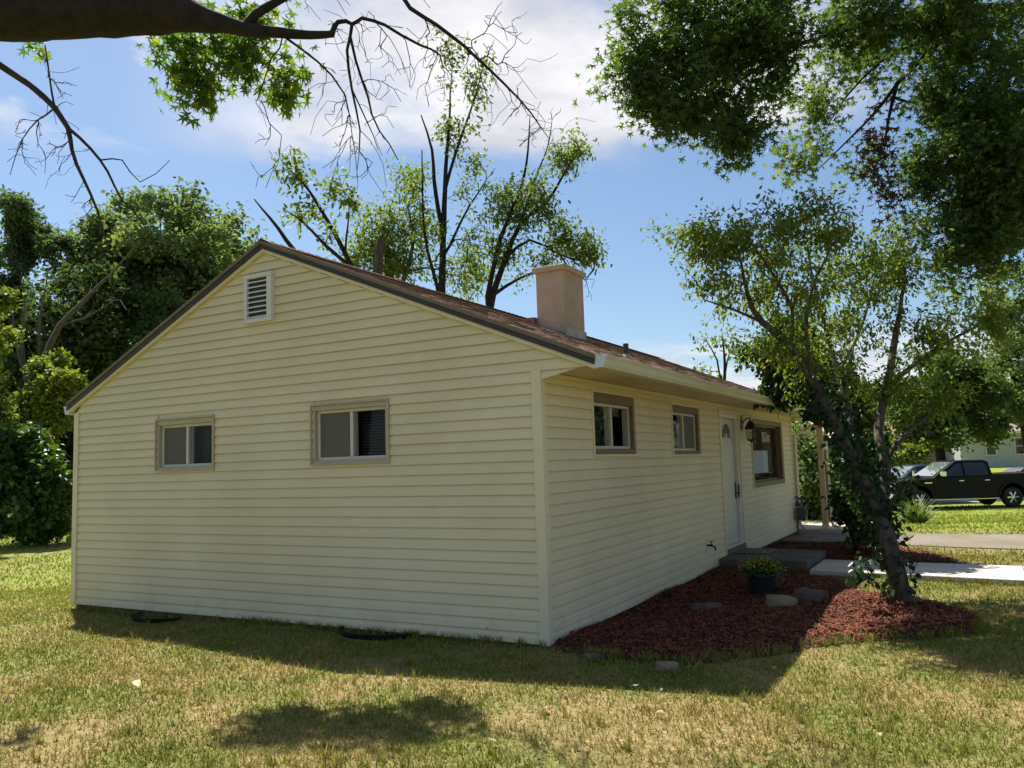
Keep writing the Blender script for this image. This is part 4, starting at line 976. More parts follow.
# leafier yellowish tree just over the ridge and thin saplings left of it
rng = np.random.default_rng(45); D = 23.
tb = at(395, 480, D); tb = (tb[0], tb[1], gz(tb[0], tb[1])-.1)
limbs = [[(*tb, .2), A4(390, 300, D, .14), A4(388, 260, D, .10), A4(384, 225, D, .05)], [A4(392, 310, D, .08), A4(410, 260, D, .06), A4(415, 215, D, .02)], [A4(392, 300, D, .10), A4(376, 270, D, .08), A4(378, 240, D, .07)]]
tg = E_([cam_ell(rng, 375, 235, D, 28, 34, .9, 40), cam_ell(rng, 410, 225, D, 28, 45, .9, 44), cam_ell(rng, 400, 265, D, 40, 25, .9, 40), cam_ell(rng, 355, 255, D, 16, 18, .6, 14), cam_ell(rng, 410, 180, D, 14, 16, .5, 10), cam_ell(rng, 470, 275, D, 35, 22, .8, 26)])
LM['ridge'] = leaf_mat('leaf_ridge', (.09, .145, .035), (.20, .26, .07), (.30, .31, .09), .15, .5)
make_tree('ridge_tree', 'yellow-green leafy tree with grey stems rising just over the roof ridge', 'tree', limbs, tg, 46, LM['ridge'], per=40, size=.125, spread=.20, bark='bark_grey', droop=.4, step=.35, r_tip=.009)
rng = np.random.default_rng(47); D = 19.
tb = at(365, 480, D); tb = (tb[0], tb[1], gz(tb[0], tb[1])-.1)
limbs = [[(*tb, .12), A4(362, 300, D, .08), A4(352, 268, D, .06), A4(330, 225, D, .045), A4(310, 192, D, .03), A4(280, 158, D, .008)], [A4(352, 268, D, .05), A4(325, 245, D, .04), A4(303, 222, D, .025), A4(285, 210, D, .01)], [A4(345, 250, D, .03), A4(348, 225, D, .02), A4(350, 200, D, .01)], [A4(360, 290, D, .03), A4(340, 280, D, .02)]]
tg = E_([cam_ell(rng, 298, 175, D, 18, 22, .4, 14), cam_ell(rng, 305, 212, D, 20, 12, .4, 14), cam_ell(rng, 330, 188, D, 12, 16, .4, 9), cam_ell(rng, 350, 205, D, 14, 18, .4, 12), cam_ell(rng, 328, 235, D, 10, 8, .3, 4), cam_ell(rng, 285, 165, D, 10, 12, .3, 5)])
make_tree('sapling', 'thin bent sapling with sparse leaves leaning left over the roof peak', 'tree', limbs, tg, 48, LM['silver'], per=15, size=.15, spread=.14, bark='bark_dark', droop=.4, step=.3, r_tip=.006)
# dead snag just right of the peak
D = 17.; tb = at(352, 420, D)
make_tree('dead_snag', 'bare leafless pole-like snag sticking up left of the sapling', 'tree', [[(tb[0], tb[1], gz(tb[0], tb[1])-.1, .08), A4(300, 262, D, .055), A4(286, 240, D, .045), A4(270, 218, D, .03), A4(254, 199, D, .012)]], [], 50, None, bark='bark_dark')
D = 22.; tb = at(378, 480, D)
make_tree('broken_trunk', 'broken topless trunk stub showing above the roof ridge', 'tree', [[(tb[0], tb[1], gz(tb[0], tb[1])-.1, .22), A4(377, 300, D, .16), A4(378, 265, D, .13), A4(380, 242, D, .11), A4(379, 238, D, .05)]], [], 51, None, bark='bark')

# --- woods to the left
def crown_targets(rng, px, py, D, rx, ry, rd, nclump, per, cr=.27):
    cs = cam_ell(rng, px, py, D, rx, ry, rd, nclump, .45); out_ = []
    for c in cs:
        k = rng.uniform(.7, 1.3)*cr; rr = .5*(rx+ry)*D/F*k; out_.append(ell(rng, c, (rr*1.15, rr*1.15, rr*.55), per, .6))
    return np.concatenate(out_)
def wood_tree(name, label, px, base_py, D, clumps, seed, lm, per, size, spread, tpl='broad', r=.3, group=None, top=None, bark='bark_dark', cat='tree'):
    rng = np.random.default_rng(seed); tb = at(px, base_py, D); z = gz(tb[0], tb[1])-.15
    cy_ = np.mean([c[1] for c in clumps]); tp = top if top is not None else cy_
    mid = at((px+clumps[0][0])/2, (base_py+tp)/2, D)
    limbs = [[(tb[0], tb[1], z, r), (*mid, r*.7), A4(clumps[0][0], tp, D, r*.35)]]
    tg = np.concatenate([crown_targets(rng, c[0], c[1], D+(c[6] if len(c) > 6 else 0), c[2], c[3], c[4], c[5], 9) for c in clumps])
    return make_tree(name, label, cat, limbs, tg, seed+1, lm, per=per, size=size, spread=spread, tpl=tpl, bark=bark, droop=.35, step=.6, r_tip=.012, group=group, start=.72)
wood_tree('oak_tree', 'large rounded dark green tree rising behind the left roof slope', 160, 500, 36, [(190, 262, 72, 74, 4, 62), (122, 272, 50, 62, 3, 34), (165, 300, 90, 50, 3, 26)], 61, LM['back'], 46, .2, .26, r=.5)
wood_tree('conifer', 'tall dark feathery conifer at the far left edge of the yard', 18, 520, 33, [(15, 250, 22, 48, 1.6, 14), (28, 225, 14, 26, 1.2, 7), (8, 300, 26, 40, 2, 14), (52, 245, 10, 16, .8, 4), (15, 360, 34, 50, 2, 14)], 63, LM['conifer'], 44, .19, .17, 'oval', r=.35, top=215)
wood_tree('understory_tree', 'dark shaded tree filling the gap under the conifer', 70, 525, 32, [(40, 380, 60, 60, 3, 24), (95, 370, 50, 60, 3, 22), (120, 330, 60, 40, 3, 18), (60, 460, 60, 60, 3, 22), (100, 470, 40, 60, 3, 14), (50, 508, 70, 18, 3, 16)], 65, LM['dark'], 50, .2, .30, r=.25)
wood_tree('young_tree', 'bright yellow-green young tree beside the bare leaning trunk', 60, 525, 23, [(55, 400, 24, 35, 1.2, 12), (70, 385, 12, 16, .8, 5), (30, 420, 20, 25, 1, 8), (45, 365, 14, 12, .8, 4)], 67, LM['yellow'], 34, .115, .13, r=.09, bark='bark')
wood_tree('golden_tree', 'yellow-leaved tree cut by the left picture edge', -22, 525, 21, [(-22, 335, 16, 40, 1, 10), (-36, 390, 30, 40, 1.2, 12), (-6, 296, 12, 6, .5, 3), (-12, 420, 12, 30, .7, 6)], 69, LM['yellow'], 34, .11, .13, r=.09, bark='bark')
wood_tree('laurel_shrub', 'big-leaved dark green shrub at the left lawn edge beside the house', 25, 533, 20.5, [(20, 455, 34, 30, 1.1, 14), (45, 475, 22, 30, .9, 9), (10, 500, 36, 30, 1.1, 14), (40, 510, 24, 22, .9, 8), (55, 490, 18, 24, .8, 6), (0, 450, 24, 24, 1, 6), (18, 522, 44, 10, .9, 10), (52, 526, 20, 8, .6, 5)], 71, LM['shrub'], 17, .15, .13, r=.06, bark='bark', cat='shrub')
# grey dead tree among them
D = 24.; tb = at(42, 520, D); rng = np.random.default_rng(73)
limbs = [[(tb[0], tb[1], gz(tb[0], tb[1])-.1, .2), A4(38, 440, D, .15), A4(36, 400, D, .12), A4(44, 360, D, .10), A4(60, 325, D, .08), A4(85, 300, D, .06), A4(110, 275, D, .035), A4(140, 240, D, .01)],
         [A4(38, 440, D, .09), A4(28, 390, D, .07), A4(22, 340, D, .05), A4(24, 290, D, .02)], [A4(36, 400, D, .07), A4(18, 350, D, .05), A4(12, 310, D, .02)], [A4(60, 325, D, .04), A4(85, 318, D, .03), A4(115, 300, D, .01)], [A4(40, 375, D, .05), A4(40, 320, D, .04), A4(48, 270, D, .012)]]
make_tree('dead_tree', 'bare grey dead tree with a branch leaning right at the far left', 'tree', limbs, E_([cam_ell(rng, 30, 320, D, 35, 40, .8, 26), cam_ell(rng, 90, 300, D, 40, 30, .8, 20)]), 74, None, bark='bark_grey', step=.4, wob=.14, r_tip=.008, expo=.4)
# far woods closing the horizon
def far_woods(px0, px1, top, D, n, lm, seed, name='woods'):
    rng = np.random.default_rng(seed); pos = []
    for _ in range(n):
        px = rng.uniform(px0, px1); d = D*rng.uniform(.9, 1.25); tp = at(px, top+rng.normal(0, 9), d); z0 = gz(tp[0], tp[1])
        hgt = max(2, tp[2]-z0); q = ell(rng, (tp[0], tp[1], z0+hgt*.55), (hgt*.34, hgt*.34, hgt*.5), 260, .45); pos.append(q)
    pos = np.concatenate(pos); m = len(pos)
    o = leaves(name, pos, rng.normal(0, .6, (m, 3))+np.array([0, 0, -.3]), rng.uniform(.5, .95, m)*D/60, 'broad', lm, None, (0, 0, 0), rng)
    return tag(o, kind='stuff')
far_woods(-420, 330, 395, 52, 46, LM['dark'], 81)
far_woods(560, 1500, 392, 95, 50, LM['far'], 82)

far_woods(1130, 2100, 235, 34, 30, LM['back'], 83)  # unseen trees at the right, added to cut the sky light on the house
# --- dense shrub / vine thicket beyond the porch and at the corner
LM['bush'] = leaf_mat('leaf_bush', (.022, .055, .016), (.06, .11, .028), (.14, .18, .04), .08, .42)
wood_tree('broadleaf_bush', 'dense dark broad-leaved bush crowding the far end of the eave', 856, 550, 13.2, [(852, 435, 24, 36, .7, 12), (795, 366, 36, 24, .5, 14), (766, 352, 30, 20, .4, 9), (800, 340, 26, 18, .4, 7), (830, 392, 34, 36, .7, 16), (782, 388, 22, 12, .4, 5), (858, 480, 20, 35, .6, 9), (862, 518, 18, 24, .5, 6), (800, 385, 22, 14, .4, 4)], 91, LM['bush'], 24, .085, .085, r=.05, bark='bark_dark', cat='bush')
wood_tree('backdrop_shrub', 'dark rounded shrub behind the wooden porch post', 830, 516, 25, [(815, 470, 24, 42, .9, 22), (850, 478, 28, 32, .9, 16), (802, 485, 16, 30, .7, 10), (825, 504, 44, 12, .8, 14)], 93, LM['back'], 34, .11, .16, r=.05, cat='shrub')
# tree in the neighbour's yard
wood_tree('yard_tree', 'spreading green tree in front of the pale neighbour house', 945, 470, 42, [(930, 395, 42, 42, 2.6, 22), (965, 375, 40, 40, 2.4, 18), (905, 430, 28, 28, 2, 10), (985, 410, 34, 32, 2.2, 14), (960, 420, 34, 28, 2, 10)], 95, LM['far'], 48, .18, .24, r=.3)
wood_tree('street_tree', 'taller green tree at the right edge beyond the pickup', 1035, 470, 48, [(1010, 350, 36, 60, 3, 16), (1040, 330, 50, 80, 3, 22), (1000, 400, 22, 24, 2, 8)], 97, LM['back'], 48, .2, .28, r=.35)
wood_tree('lawn_bush', 'light green round bush left of the pickup hood', 900, 478, 40, [(892, 452, 18, 12, 1, 8), (915, 455, 14, 10, 1, 6), (878, 458, 14, 10, 1, 5)], 99, LM['yellow'], 20, .2, .22, r=.06, cat='bush')
# saplings above the eave line
D = 22.; rng = np.random.default_rng(101); tb = at(722, 470, D)
limbs = [[(tb[0], tb[1], gz(tb[0], tb[1]), .08), A4(723, 400, D, .05), A4(725, 365, D, .04), A4(722, 335, D, .012)], [A4(722, 385, D, .03), A4(717, 360, D, .025), A4(706, 340, D, .012)], [A4(724, 375, D, .03), A4(732, 345, D, .01)]]
make_tree('thin_sapling', 'thin sparse sapling seen above the far roof edge', 'tree', limbs, E_([cam_ell(rng, 705, 340, D, 12, 6, .3, 8), cam_ell(rng, 728, 338, D, 14, 14, .3, 9), cam_ell(rng, 700, 372, D, 10, 8, .3, 8)]), 102, LM['silver'], per=8, size=.14, spread=.12, bark='bark_dark', step=.3, r_tip=.006)

# ------------------------------------------------------------------ garden objects
def rock(name, c, r, seed, m, label, group=None):
    rng = np.random.default_rng(seed); import bmesh
    bm = bmesh.new(); bmesh.ops.create_cube(bm, size=2); bmesh.ops.subdivide_edges(bm, edges=bm.edges[:], cuts=5, use_grid_fill=True)
    ph = rng.uniform(0, 6, 6)
    for v in bm.verts:
        p = np.array(v.co); s = p/np.linalg.norm(p); p = p*.62+s*.45
        k = 1+.07*math.sin(2.7*p[0]+ph[0])*math.sin(3.1*p[1]+ph[1])+.05*math.sin(6*p[2]+4*p[0]+ph[2])
        v.co = p*k*np.array(r)
    me = bpy.data.meshes.new(name); bm.to_mesh(me); bm.free(); me.materials.append(m)
    for q in me.polygons: q.use_smooth = True
    o = link(bpy.data.objects.new(name, me)); o.location = c; o.rotation_euler = (rng.normal(0, .1), rng.normal(0, .1), rng.uniform(-.6, .6))
    return tag(o, label, 'stone', group)
rock('garden_stone', (1.53, 2.50, .045), (.155, .10, .075), 1, M['stone'], 'tan flat-topped block stone in the mulch below the flower pot')
rock('garden_stone', (1.78, 2.78, .06), (.15, .13, .095), 2, M['stone2'], 'darker rounded stone touching the tan block in the mulch')
rock('garden_stone', (.82, 2.15, .0), (.16, .12, .06), 3, M['stone2'], 'half-buried brown stone in deep shade left of the flower pot')
rock('edging_stone', (1.22, -.36, -.02), (.085, .06, .05), 4, M['stone'], 'small tan edging stone in front of the mulch bed')
rock('edging_stone', (.55, -.27, -.03), (.09, .07, .05), 5, M['stone2'], 'small brown edging stone near the house corner')
# yellow mum in a pot
def pot_plant(name, loc, r, h, label, cat, leaf_m, flower_m, seed, leafsize, nl, nf, dome):
    o = empty(name, loc, label, cat); rng = np.random.default_rng(seed)
    MB().lathe((0, 0, 0), [(r*.66, 0), (r*.70, .02), (r*.92, h*.75), (r*1.0, h*.9), (r*1.06, h*.93), (r*1.06, h), (r*.94, h), (r*.9, h*.9)], 26).build('pot', M['pot'], o, smooth=True)
    p = ell(rng, (0, 0, h+dome*.15), (r*1.25, r*1.25, dome), nl, .35); p = p[p[:, 2] > h-.03]
    leaves('foliage', p, p*np.array([1, 1, .5])+rng.normal(0, .15, p.shape)-np.array([0, 0, h*.5]), rng.uniform(.7, 1.3, len(p))*leafsize, 'oval', leaf_m, o, (0, 0, 0), rng)
    st_ = MB()
    for k in range(10):
        a = k*.63; st_.tube([(.3*r*math.cos(a), .3*r*math.sin(a), h*.8), (.8*r*math.cos(a), .8*r*math.sin(a), h+dome*.7)], .004, 4)
    st_.build('stem', M['twig'], o)
    if flower_m:
        q = ell(rng, (0, 0, h+dome*.15), (r*1.3, r*1.3, dome*1.08), nf, .12); q = q[q[:, 2] > h+dome*.35]
        leaves('blossom', q, rng.normal(0, 1, q.shape)*np.array([1, 1, .35])+np.array([0, 0, .25]), rng.uniform(.7, 1.2, len(q))*.032, 'broad', flower_m, o, (0, 0, 0), rng, .5)
    return o
pot_plant('flower_pot', (1.15, 3.35, gz(1.15, 3.35)+.03), .175, .24, 'dark glazed pot of yellow flowers on the shaded mulch', 'flower pot', LM['shrub'], LM['flower'], 1, .05, 900, 900, .15)
pot_plant('planter', (1.62, 9.1, gz(1.62, 9.1)+.02), .24, .38, 'dark planter with a leafy bush beyond the walkway', 'planter', LM['ivy'], None, 2, .09, 500, 0, .34)
# spiky grass clump by the driveway
cb = at(917, 520, 22); o = empty('grass_clump', (cb[0], cb[1], gz(cb[0], cb[1])), 'spiky pale green ornamental grass clump by the gravel drive', 'ornamental grass')
rng = np.random.default_rng(3); n = 260
a = rng.uniform(0, 6.28, n); el_ = rng.uniform(.5, 1.5, n); d = np.stack([np.cos(a)*np.cos(el_), np.sin(a)*np.cos(el_), np.sin(el_)], -1)
sd = np.stack([-np.sin(a), np.cos(a), 0*a], -1)*.014; l = rng.uniform(.35, .95, n)[:, None]; b0_ = np.stack([np.cos(a), np.sin(a), 0*a], -1)*rng.uniform(0, .22, n)[:, None]
mid = b0_+d*l*.6; tip = b0_+d*l+np.stack([np.cos(a), np.sin(a), 0*a-.9], -1)*.14*l
co = np.stack([b0_-sd, b0_+sd, mid+sd, mid-sd, tip, tip], 1)
fa = np.concatenate([np.arange(n)[:, None]*6+np.array([0, 1, 2, 3]), np.arange(n)[:, None]*6+np.array([3, 2, 4, 5])])
np_mesh('blades', co.reshape(-1, 3), fa, LM['yucca'], o)

# ------------------------------------------------------------------ vehicles
M['truck'] = mat('truck_paint', (.004, .004, .006), None, .32, coat=0, spec=.15)
M['red'] = mat('red_paint', (.30, .012, .018), None, .3, coat=.6)
M['blue'] = mat('blue_paint', (.03, .055, .10), None, .3, coat=.6)
M['chrome'] = mat('chrome', (.75, .76, .78), None, .12, metal=1.)
M['alloy'] = mat('alloy', (.62, .62, .63), None, .25, metal=.8)
M['rubber'] = mat('rubber', (.012, .012, .012), None, .85)
M['dglass'] = mat('tinted_glass', (.01, .012, .014), None, .04, spec=.7)
M['wglass'] = mat('windshield', (.10, .13, .15), None, .03, spec=.9, coat=1.)
M['lamp'] = mat('lamp_lens', (.6, .6, .58), None, .1)
def arc(cx, cz, r, a0, a1, n=10): return [(cx+r*math.cos(R(a0+(a1-a0)*i/n)), cz+r*math.sin(R(a0+(a1-a0)*i/n))) for i in range(n+1)]
def wheel(root, x, y, r, side, spokes=6, w_=.25):
    yo = y+side*w_/2
    b = MB(); b.lathe((x, y-w_/2, r), [(r*.62, 0), (r*.93, 0), (r, .04), (r, w_-.04), (r*.93, w_), (r*.62, w_), (r*.60, w_*.5)], 28, 'y', cap=False); wh = b.build('wheel', M['rubber'], root, smooth=False)
    rim = MB(); rim.lathe((x, y+side*(w_/2-.06), r), [(r*.64, -.02), (r*.66, .0), (r*.64, .03), (r*.57, .03), (r*.57, -.02)], 28, 'y', cap=False)
    for k in range(spokes):
        for dd in (-.12, .12):
            a = 2*math.pi*k/spokes; a2 = a+dd
            p0 = np.array((x+.05*math.cos(a), y+side*(w_/2-.02), r+.05*math.sin(a))); p1 = np.array((x+r*.60*math.cos(a2), y+side*(w_/2-.035), r+r*.60*math.sin(a2)))
            rim.tube([p0, p1], [.028, .022], 5)
    rim.lathe((x, y+side*(w_/2-.03), r), [(.07, -.02), (.07, .02), (.03, .03)], 12, 'y')
    rim.build('rim', M['alloy'], wh)
    MB().lathe((x, y-.05, r), [(r*.6, -.01), (r*.6, .01)], 20, 'y').build('brake', M['rubber'], wh)
def pickup(loc, rz):
    t = empty('pickup_truck', loc, 'black crew-cab pickup truck with chrome handles parked across the lawn', 'pickup truck', rz=rz)
    hw = 1.0; wb0, wb1, wr = .98, 4.72, .40
    # x: 0 front bumper ... 5.9 tail ; near side y=-hw
    prof = [(.05, .48), (.0, .75), (.02, 1.05), (.12, 1.16), (1.55, 1.23), (1.62, 1.26), (3.98, 1.29), (4.0, 1.33), (5.85, 1.36), (5.9, 1.2), (5.88, .62), (5.8, .50)]
    low = [(5.25, .46)] + arc(wb1, .46, .52, 0, 180)[0:] + [(wb1-.56, .42), (wb0+.56, .42)] + arc(wb0, .46, .52, 0, 180) + [(.35, .44)]
    body = prof+low
    b = MB(); b.prism([(x, -hw, z) for x, z in body], (0, 2*hw, 0)); b.build('body', M['truck'], t, bevel=.05)
    # fender flares
    for wx in (wb0, wb1):
        outer = arc(wx, .46, .60, 5, 175, 14); inner = arc(wx, .46, .50, 175, 5, 14)
        for s in (-1, 1): MB().prism([(x, s*hw, z) for x, z in outer+inner], (0, s*.035, 0)).build('fender', M['truck'], t, bevel=.01)
    # cab (tumblehome)
    cabb = [(1.55, 1.25), (2.55, 1.88), (2.8, 1.93), (3.75, 1.92), (3.92, 1.85), (4.0, 1.28)]
    v = [(x, -hw+.03+(z-1.25)*.28, z) for x, z in cabb]+[(x, hw-.03-(z-1.25)*.28, z) for x, z in cabb]; n = len(cabb)
    MB().add(v, [tuple(range(n)), tuple(range(2*n-1, n-1, -1))]+[(i, n+i, n+(i+1) % n, (i+1) % n) for i in range(n)]).build('cab', M['truck'], t, bevel=.03)
    def sidepoly(pts, o_, s): return [(x, s*(hw-.03-(z-1.25)*.28+o_), z) for x, z in pts]
    for s in (-1, 1):
        for pts in ([(1.92, 1.31), (2.62, 1.80), (2.80, 1.82), (2.80, 1.31)], [(2.90, 1.31), (2.90, 1.825), (3.68, 1.82), (3.80, 1.75), (3.84, 1.31)]):
            MB().prism(sidepoly(pts, -.01, s), (0, s*.014, 0)).build('side_window', M['dglass'], t)
    MB().prism([(1.64, -.82, 1.32), (1.64, .82, 1.32), (2.50, .70, 1.86), (2.50, -.70, 1.86)], (-.012, 0, .012)).build('windshield', M['wglass'], t)
    for x in (1.78, 2.85, 3.93):
        for s in (-1, 1): MB().box(x-.006, x+.006, s*(hw-.002), s*(hw+.003), .55, 1.24).build('door_seam', M['rubber'], t)
    for x in (2.68, 3.72):
        for s in (-1, 1): MB().box(x-.10, x+.10, s*hw, s*(hw+.035), 1.10, 1.14).build('door_handle', M['chrome'], t, bevel=.01)
    for s in (-1, 1):
        MB().tube([(1.95, s*hw*.9, 1.34), (1.92, s*(hw+.1), 1.36)], .03, 6).box(1.82, 1.98, s*(hw+.06), s*(hw+.26), 1.32, 1.52).build('side_mirror', M['chrome'], t, bevel=.03)
        MB().box(1.5, 4.1, s*(hw-.08), s*(hw+.10), .36, .41).build('running_board', M['chrome'], t, bevel=.015)
        MB().box(-.02, .12, s*.58, s*.96, .86, 1.08).build('headlight', M['lamp'], t, bevel=.02)
    MB().box(-.03, .05, -.55, .55, .72, 1.08).build('grille', M['chrome'], t, bevel=.02)
    MB().box(-.10, .10, -.98, .98, .46, .66).build('bumper', M['chrome'], t, bevel=.03)
    MB().box(1.2, 1.5, -1.012, -1.0, 1.05, 1.09).build('fender_badge', M['chrome'], t)
    MB().box(.6, 5.6, -.7, .7, .42, .62).build('chassis', M['rubber'], t)
    for wx in (wb0, wb1):
        for s in (-1, 1): wheel(t, wx, s*(hw-.12), wr, s)
    return t
pf = at(920, 510, 33); pr = at(1015.5, 508.5, 33)
ax = (pr-pf); rz = math.atan2(ax[1], ax[0]); zt = (gz(pf[0], pf[1])+gz(pr[0], pr[1]))/2
loc = pf - np.array([math.cos(rz), math.sin(rz), 0])*.98 + np.array([-math.sin(rz), math.cos(rz), 0])*.9
pickup((loc[0], loc[1], zt+.02), rz)
def sedan(name, label, loc, rz, paint):
    t = empty(name, loc, label, 'car', rz=rz); hw = .9; wr = .33
    body = [(.0, .45), (.02, .72), (.2, .82), (1.25, .95), (3.6, .98), (4.55, .95), (4.62, .7), (4.6, .4), (4.25, .3)]+arc(3.75, .33, .40, 0, 180)+[(3.3, .26), (1.3, .26)]+arc(.88, .33, .40, 0, 180)+[(.4, .3)]
    MB().prism([(x, -hw, z) for x, z in body], (0, 2*hw, 0)).build('body', M[paint], t, bevel=.06)
    cab = [(1.15, .94), (1.95, 1.40), (2.3, 1.46), (3.2, 1.44), (4.1, .98)]
    n = len(cab); v = [(x, -hw+.06+(z-.94)*.4, z) for x, z in cab]+[(x, hw-.06-(z-.94)*.4, z) for x, z in cab]
    MB().add(v, [tuple(range(n)), tuple(range(2*n-1, n-1, -1))]+[(i, n+i, n+(i+1) % n, (i+1) % n) for i in range(n)]).build('cabin', M[paint], t, bevel=.05)
    for s in (-1, 1):
        for pts in ([(1.42, 1.0), (2.02, 1.36), (2.45, 1.39), (2.45, 1.0)], [(2.52, 1.0), (2.52, 1.39), (3.15, 1.37), (3.75, 1.03)]):
            MB().prism([(x, s*(hw-.06-(z-.94)*.4-.008), z) for x, z in pts], (0, s*.014, 0)).build('side_window', M['dglass'], t)
        MB().box(-.02, .1, s*.5, s*.82, .58, .72).build('headlight', M['lamp'], t, bevel=.02)
    MB().prism([(1.24, -.74, 1.0), (1.24, .74, 1.0), (1.9, .64, 1.385), (1.9, -.64, 1.385)], (-.012, 0, .014)).build('windshield', M['wglass'], t)
    MB().prism([(3.28, -.62, 1.41), (3.28, .62, 1.41), (4.02, .72, 1.03), (4.02, -.72, 1.03)], (.012, 0, .014)).build('rear_window', M['dglass'], t)
    for wx in (.88, 3.75):
        for s in (-1, 1): wheel(t, wx, s*(hw-.1), wr, s, 5, .2)
    return t
cr = at(978, 480, 40); sedan('parked_car', 'red car mostly hidden behind the bed of the black pickup', (cr[0], cr[1], gz(cr[0], cr[1])-.02), rz, 'red')
cbu = at(868, 480, 37); sedan('parked_car', 'dark blue car seen through the branches left of the pickup', (cbu[0], cbu[1], gz(cbu[0], cbu[1])+.30), rz+.2, 'blue')
# ------------------------------------------------------------------ neighbour houses
M['nsiding'] = mat('pale_siding', (.42, .45, .46), (.50, .53, .54), .7, 3)
M['nroof'] = mat('grey_brown_roof', (.24, .19, .17), (.32, .26, .24), .9, 6)
M['nroof2'] = mat('tan_roof', (.40, .27, .19), (.48, .34, .25), .9, 6)
M['ntan'] = mat('tan_siding', (.30, .24, .18), (.36, .29, .22), .8, 3)
def cottage(label, loc, rz, L_, Dp, wall, roofm, wins):
    h = empty('cottage', loc, label, 'house', rz=rz); hh = 2.6; rh = 1.5
    b = MB(); z = 0
    while z < hh-.01:
        z1 = min(z+.2, hh); b.prism([(0, -.02, z), (0, 0.0, z1), (0, .05, z1), (0, .05, z)], (L_, 0, 0)); z = z1
    b.box(0, L_, .05, Dp, 0, hh); b.prism([(0, 0, hh), (0, Dp, hh), (0, Dp/2, hh+rh-.1)], (.05, 0, 0)); b.prism([(L_-.05, 0, hh), (L_-.05, Dp, hh), (L_-.05, Dp/2, hh+rh-.1)], (.05, 0, 0)); b.build('wall', M[wall], h)
    rf = MB(); rf.prism([(-.4, -.5, hh-.12), (-.4, Dp/2, hh+rh), (-.4, Dp/2, hh+rh+.1), (-.4, -.5, hh)], (L_+.8, 0, 0)); rf.prism([(-.4, Dp+.5, hh-.12), (-.4, Dp+.5, hh), (-.4, Dp/2+.001, hh+rh+.1), (-.4, Dp/2+.001, hh+rh)], (L_+.8, 0, 0)); ro = rf.build('roof', M[roofm], h)
    MB().box(-.4, L_+.4, -.56, -.50, hh-.18, hh-.02).build('eave_trim', M['vinyl'], ro)
    for x in wins:
        wb = MB(); wb.box(x-.08, x, -.07, .0, .85, 2.15).box(x+.62, x+.70, -.07, 0, .85, 2.15).box(x, x+.62, -.07, 0, 2.07, 2.15).box(x, x+.62, -.07, 0, .85, .93).box(x, x+.62, -.06, 0, 1.48, 1.52); wo = wb.build('window', M['vinyl'], h)
        MB().box(x, x+.62, -.05, -.03, .93, 2.07).build('pane', M['dglass'], wo)
    return h
hx = at(962, 472, 60); cottage('pale blue-grey cottage with a brown roof at the right edge behind the pickup', (hx[0], hx[1], .32), math.atan2(RT[1], RT[0])-.02, 13, 7, 'nsiding', 'nroof', [1.9, 4.0, 6.3])
hx = at(835, 472, 62); cottage('cottage with a tan roof glimpsed through the front tree branches', (hx[0], hx[1], .25), math.atan2(RT[1], RT[0])+.05, 8.5, 7, 'ntan', 'nroof2', [2.0, 5.5])
hx = at(-60, 515, 44)
# low shed glimpsed at the far left beyond the shrub
sb = at(64, 508, 30); shd = empty('shed', (sb[0], sb[1], gz(sb[0], sb[1])), 'pale blue-grey shed glimpsed behind the shrubs left of the house', 'shed', rz=math.atan2(RT[1], RT[0]))
MB().box(0, 2.2, 0, 2, 0, 1.55).build('wall', M['nsiding'], shd)
MB().prism([(-.1, -.15, 1.5), (-.1, 1., 2.0), (-.1, 2.15, 1.5)], (2.4, 0, 0)).build('roof', M['nroof'], shd)

for k, (pa, pb, lab) in enumerate((((700, 432), (1120, 400), 'upper thin overhead cable beyond the pickup at the right'), ((700, 440), (1120, 410), 'lower thin overhead cable beyond the pickup at the right'))):
    a, b = at(*pa, 56), at(*pb, 46); pts = [a+(b-a)*i/20-np.array([0, 0, .35*math.sin(math.pi*i/20)]) for i in range(21)]
    tag(MB().tube(pts, .022, 5).build('overhead_cable', M['black']), lab, 'cable')
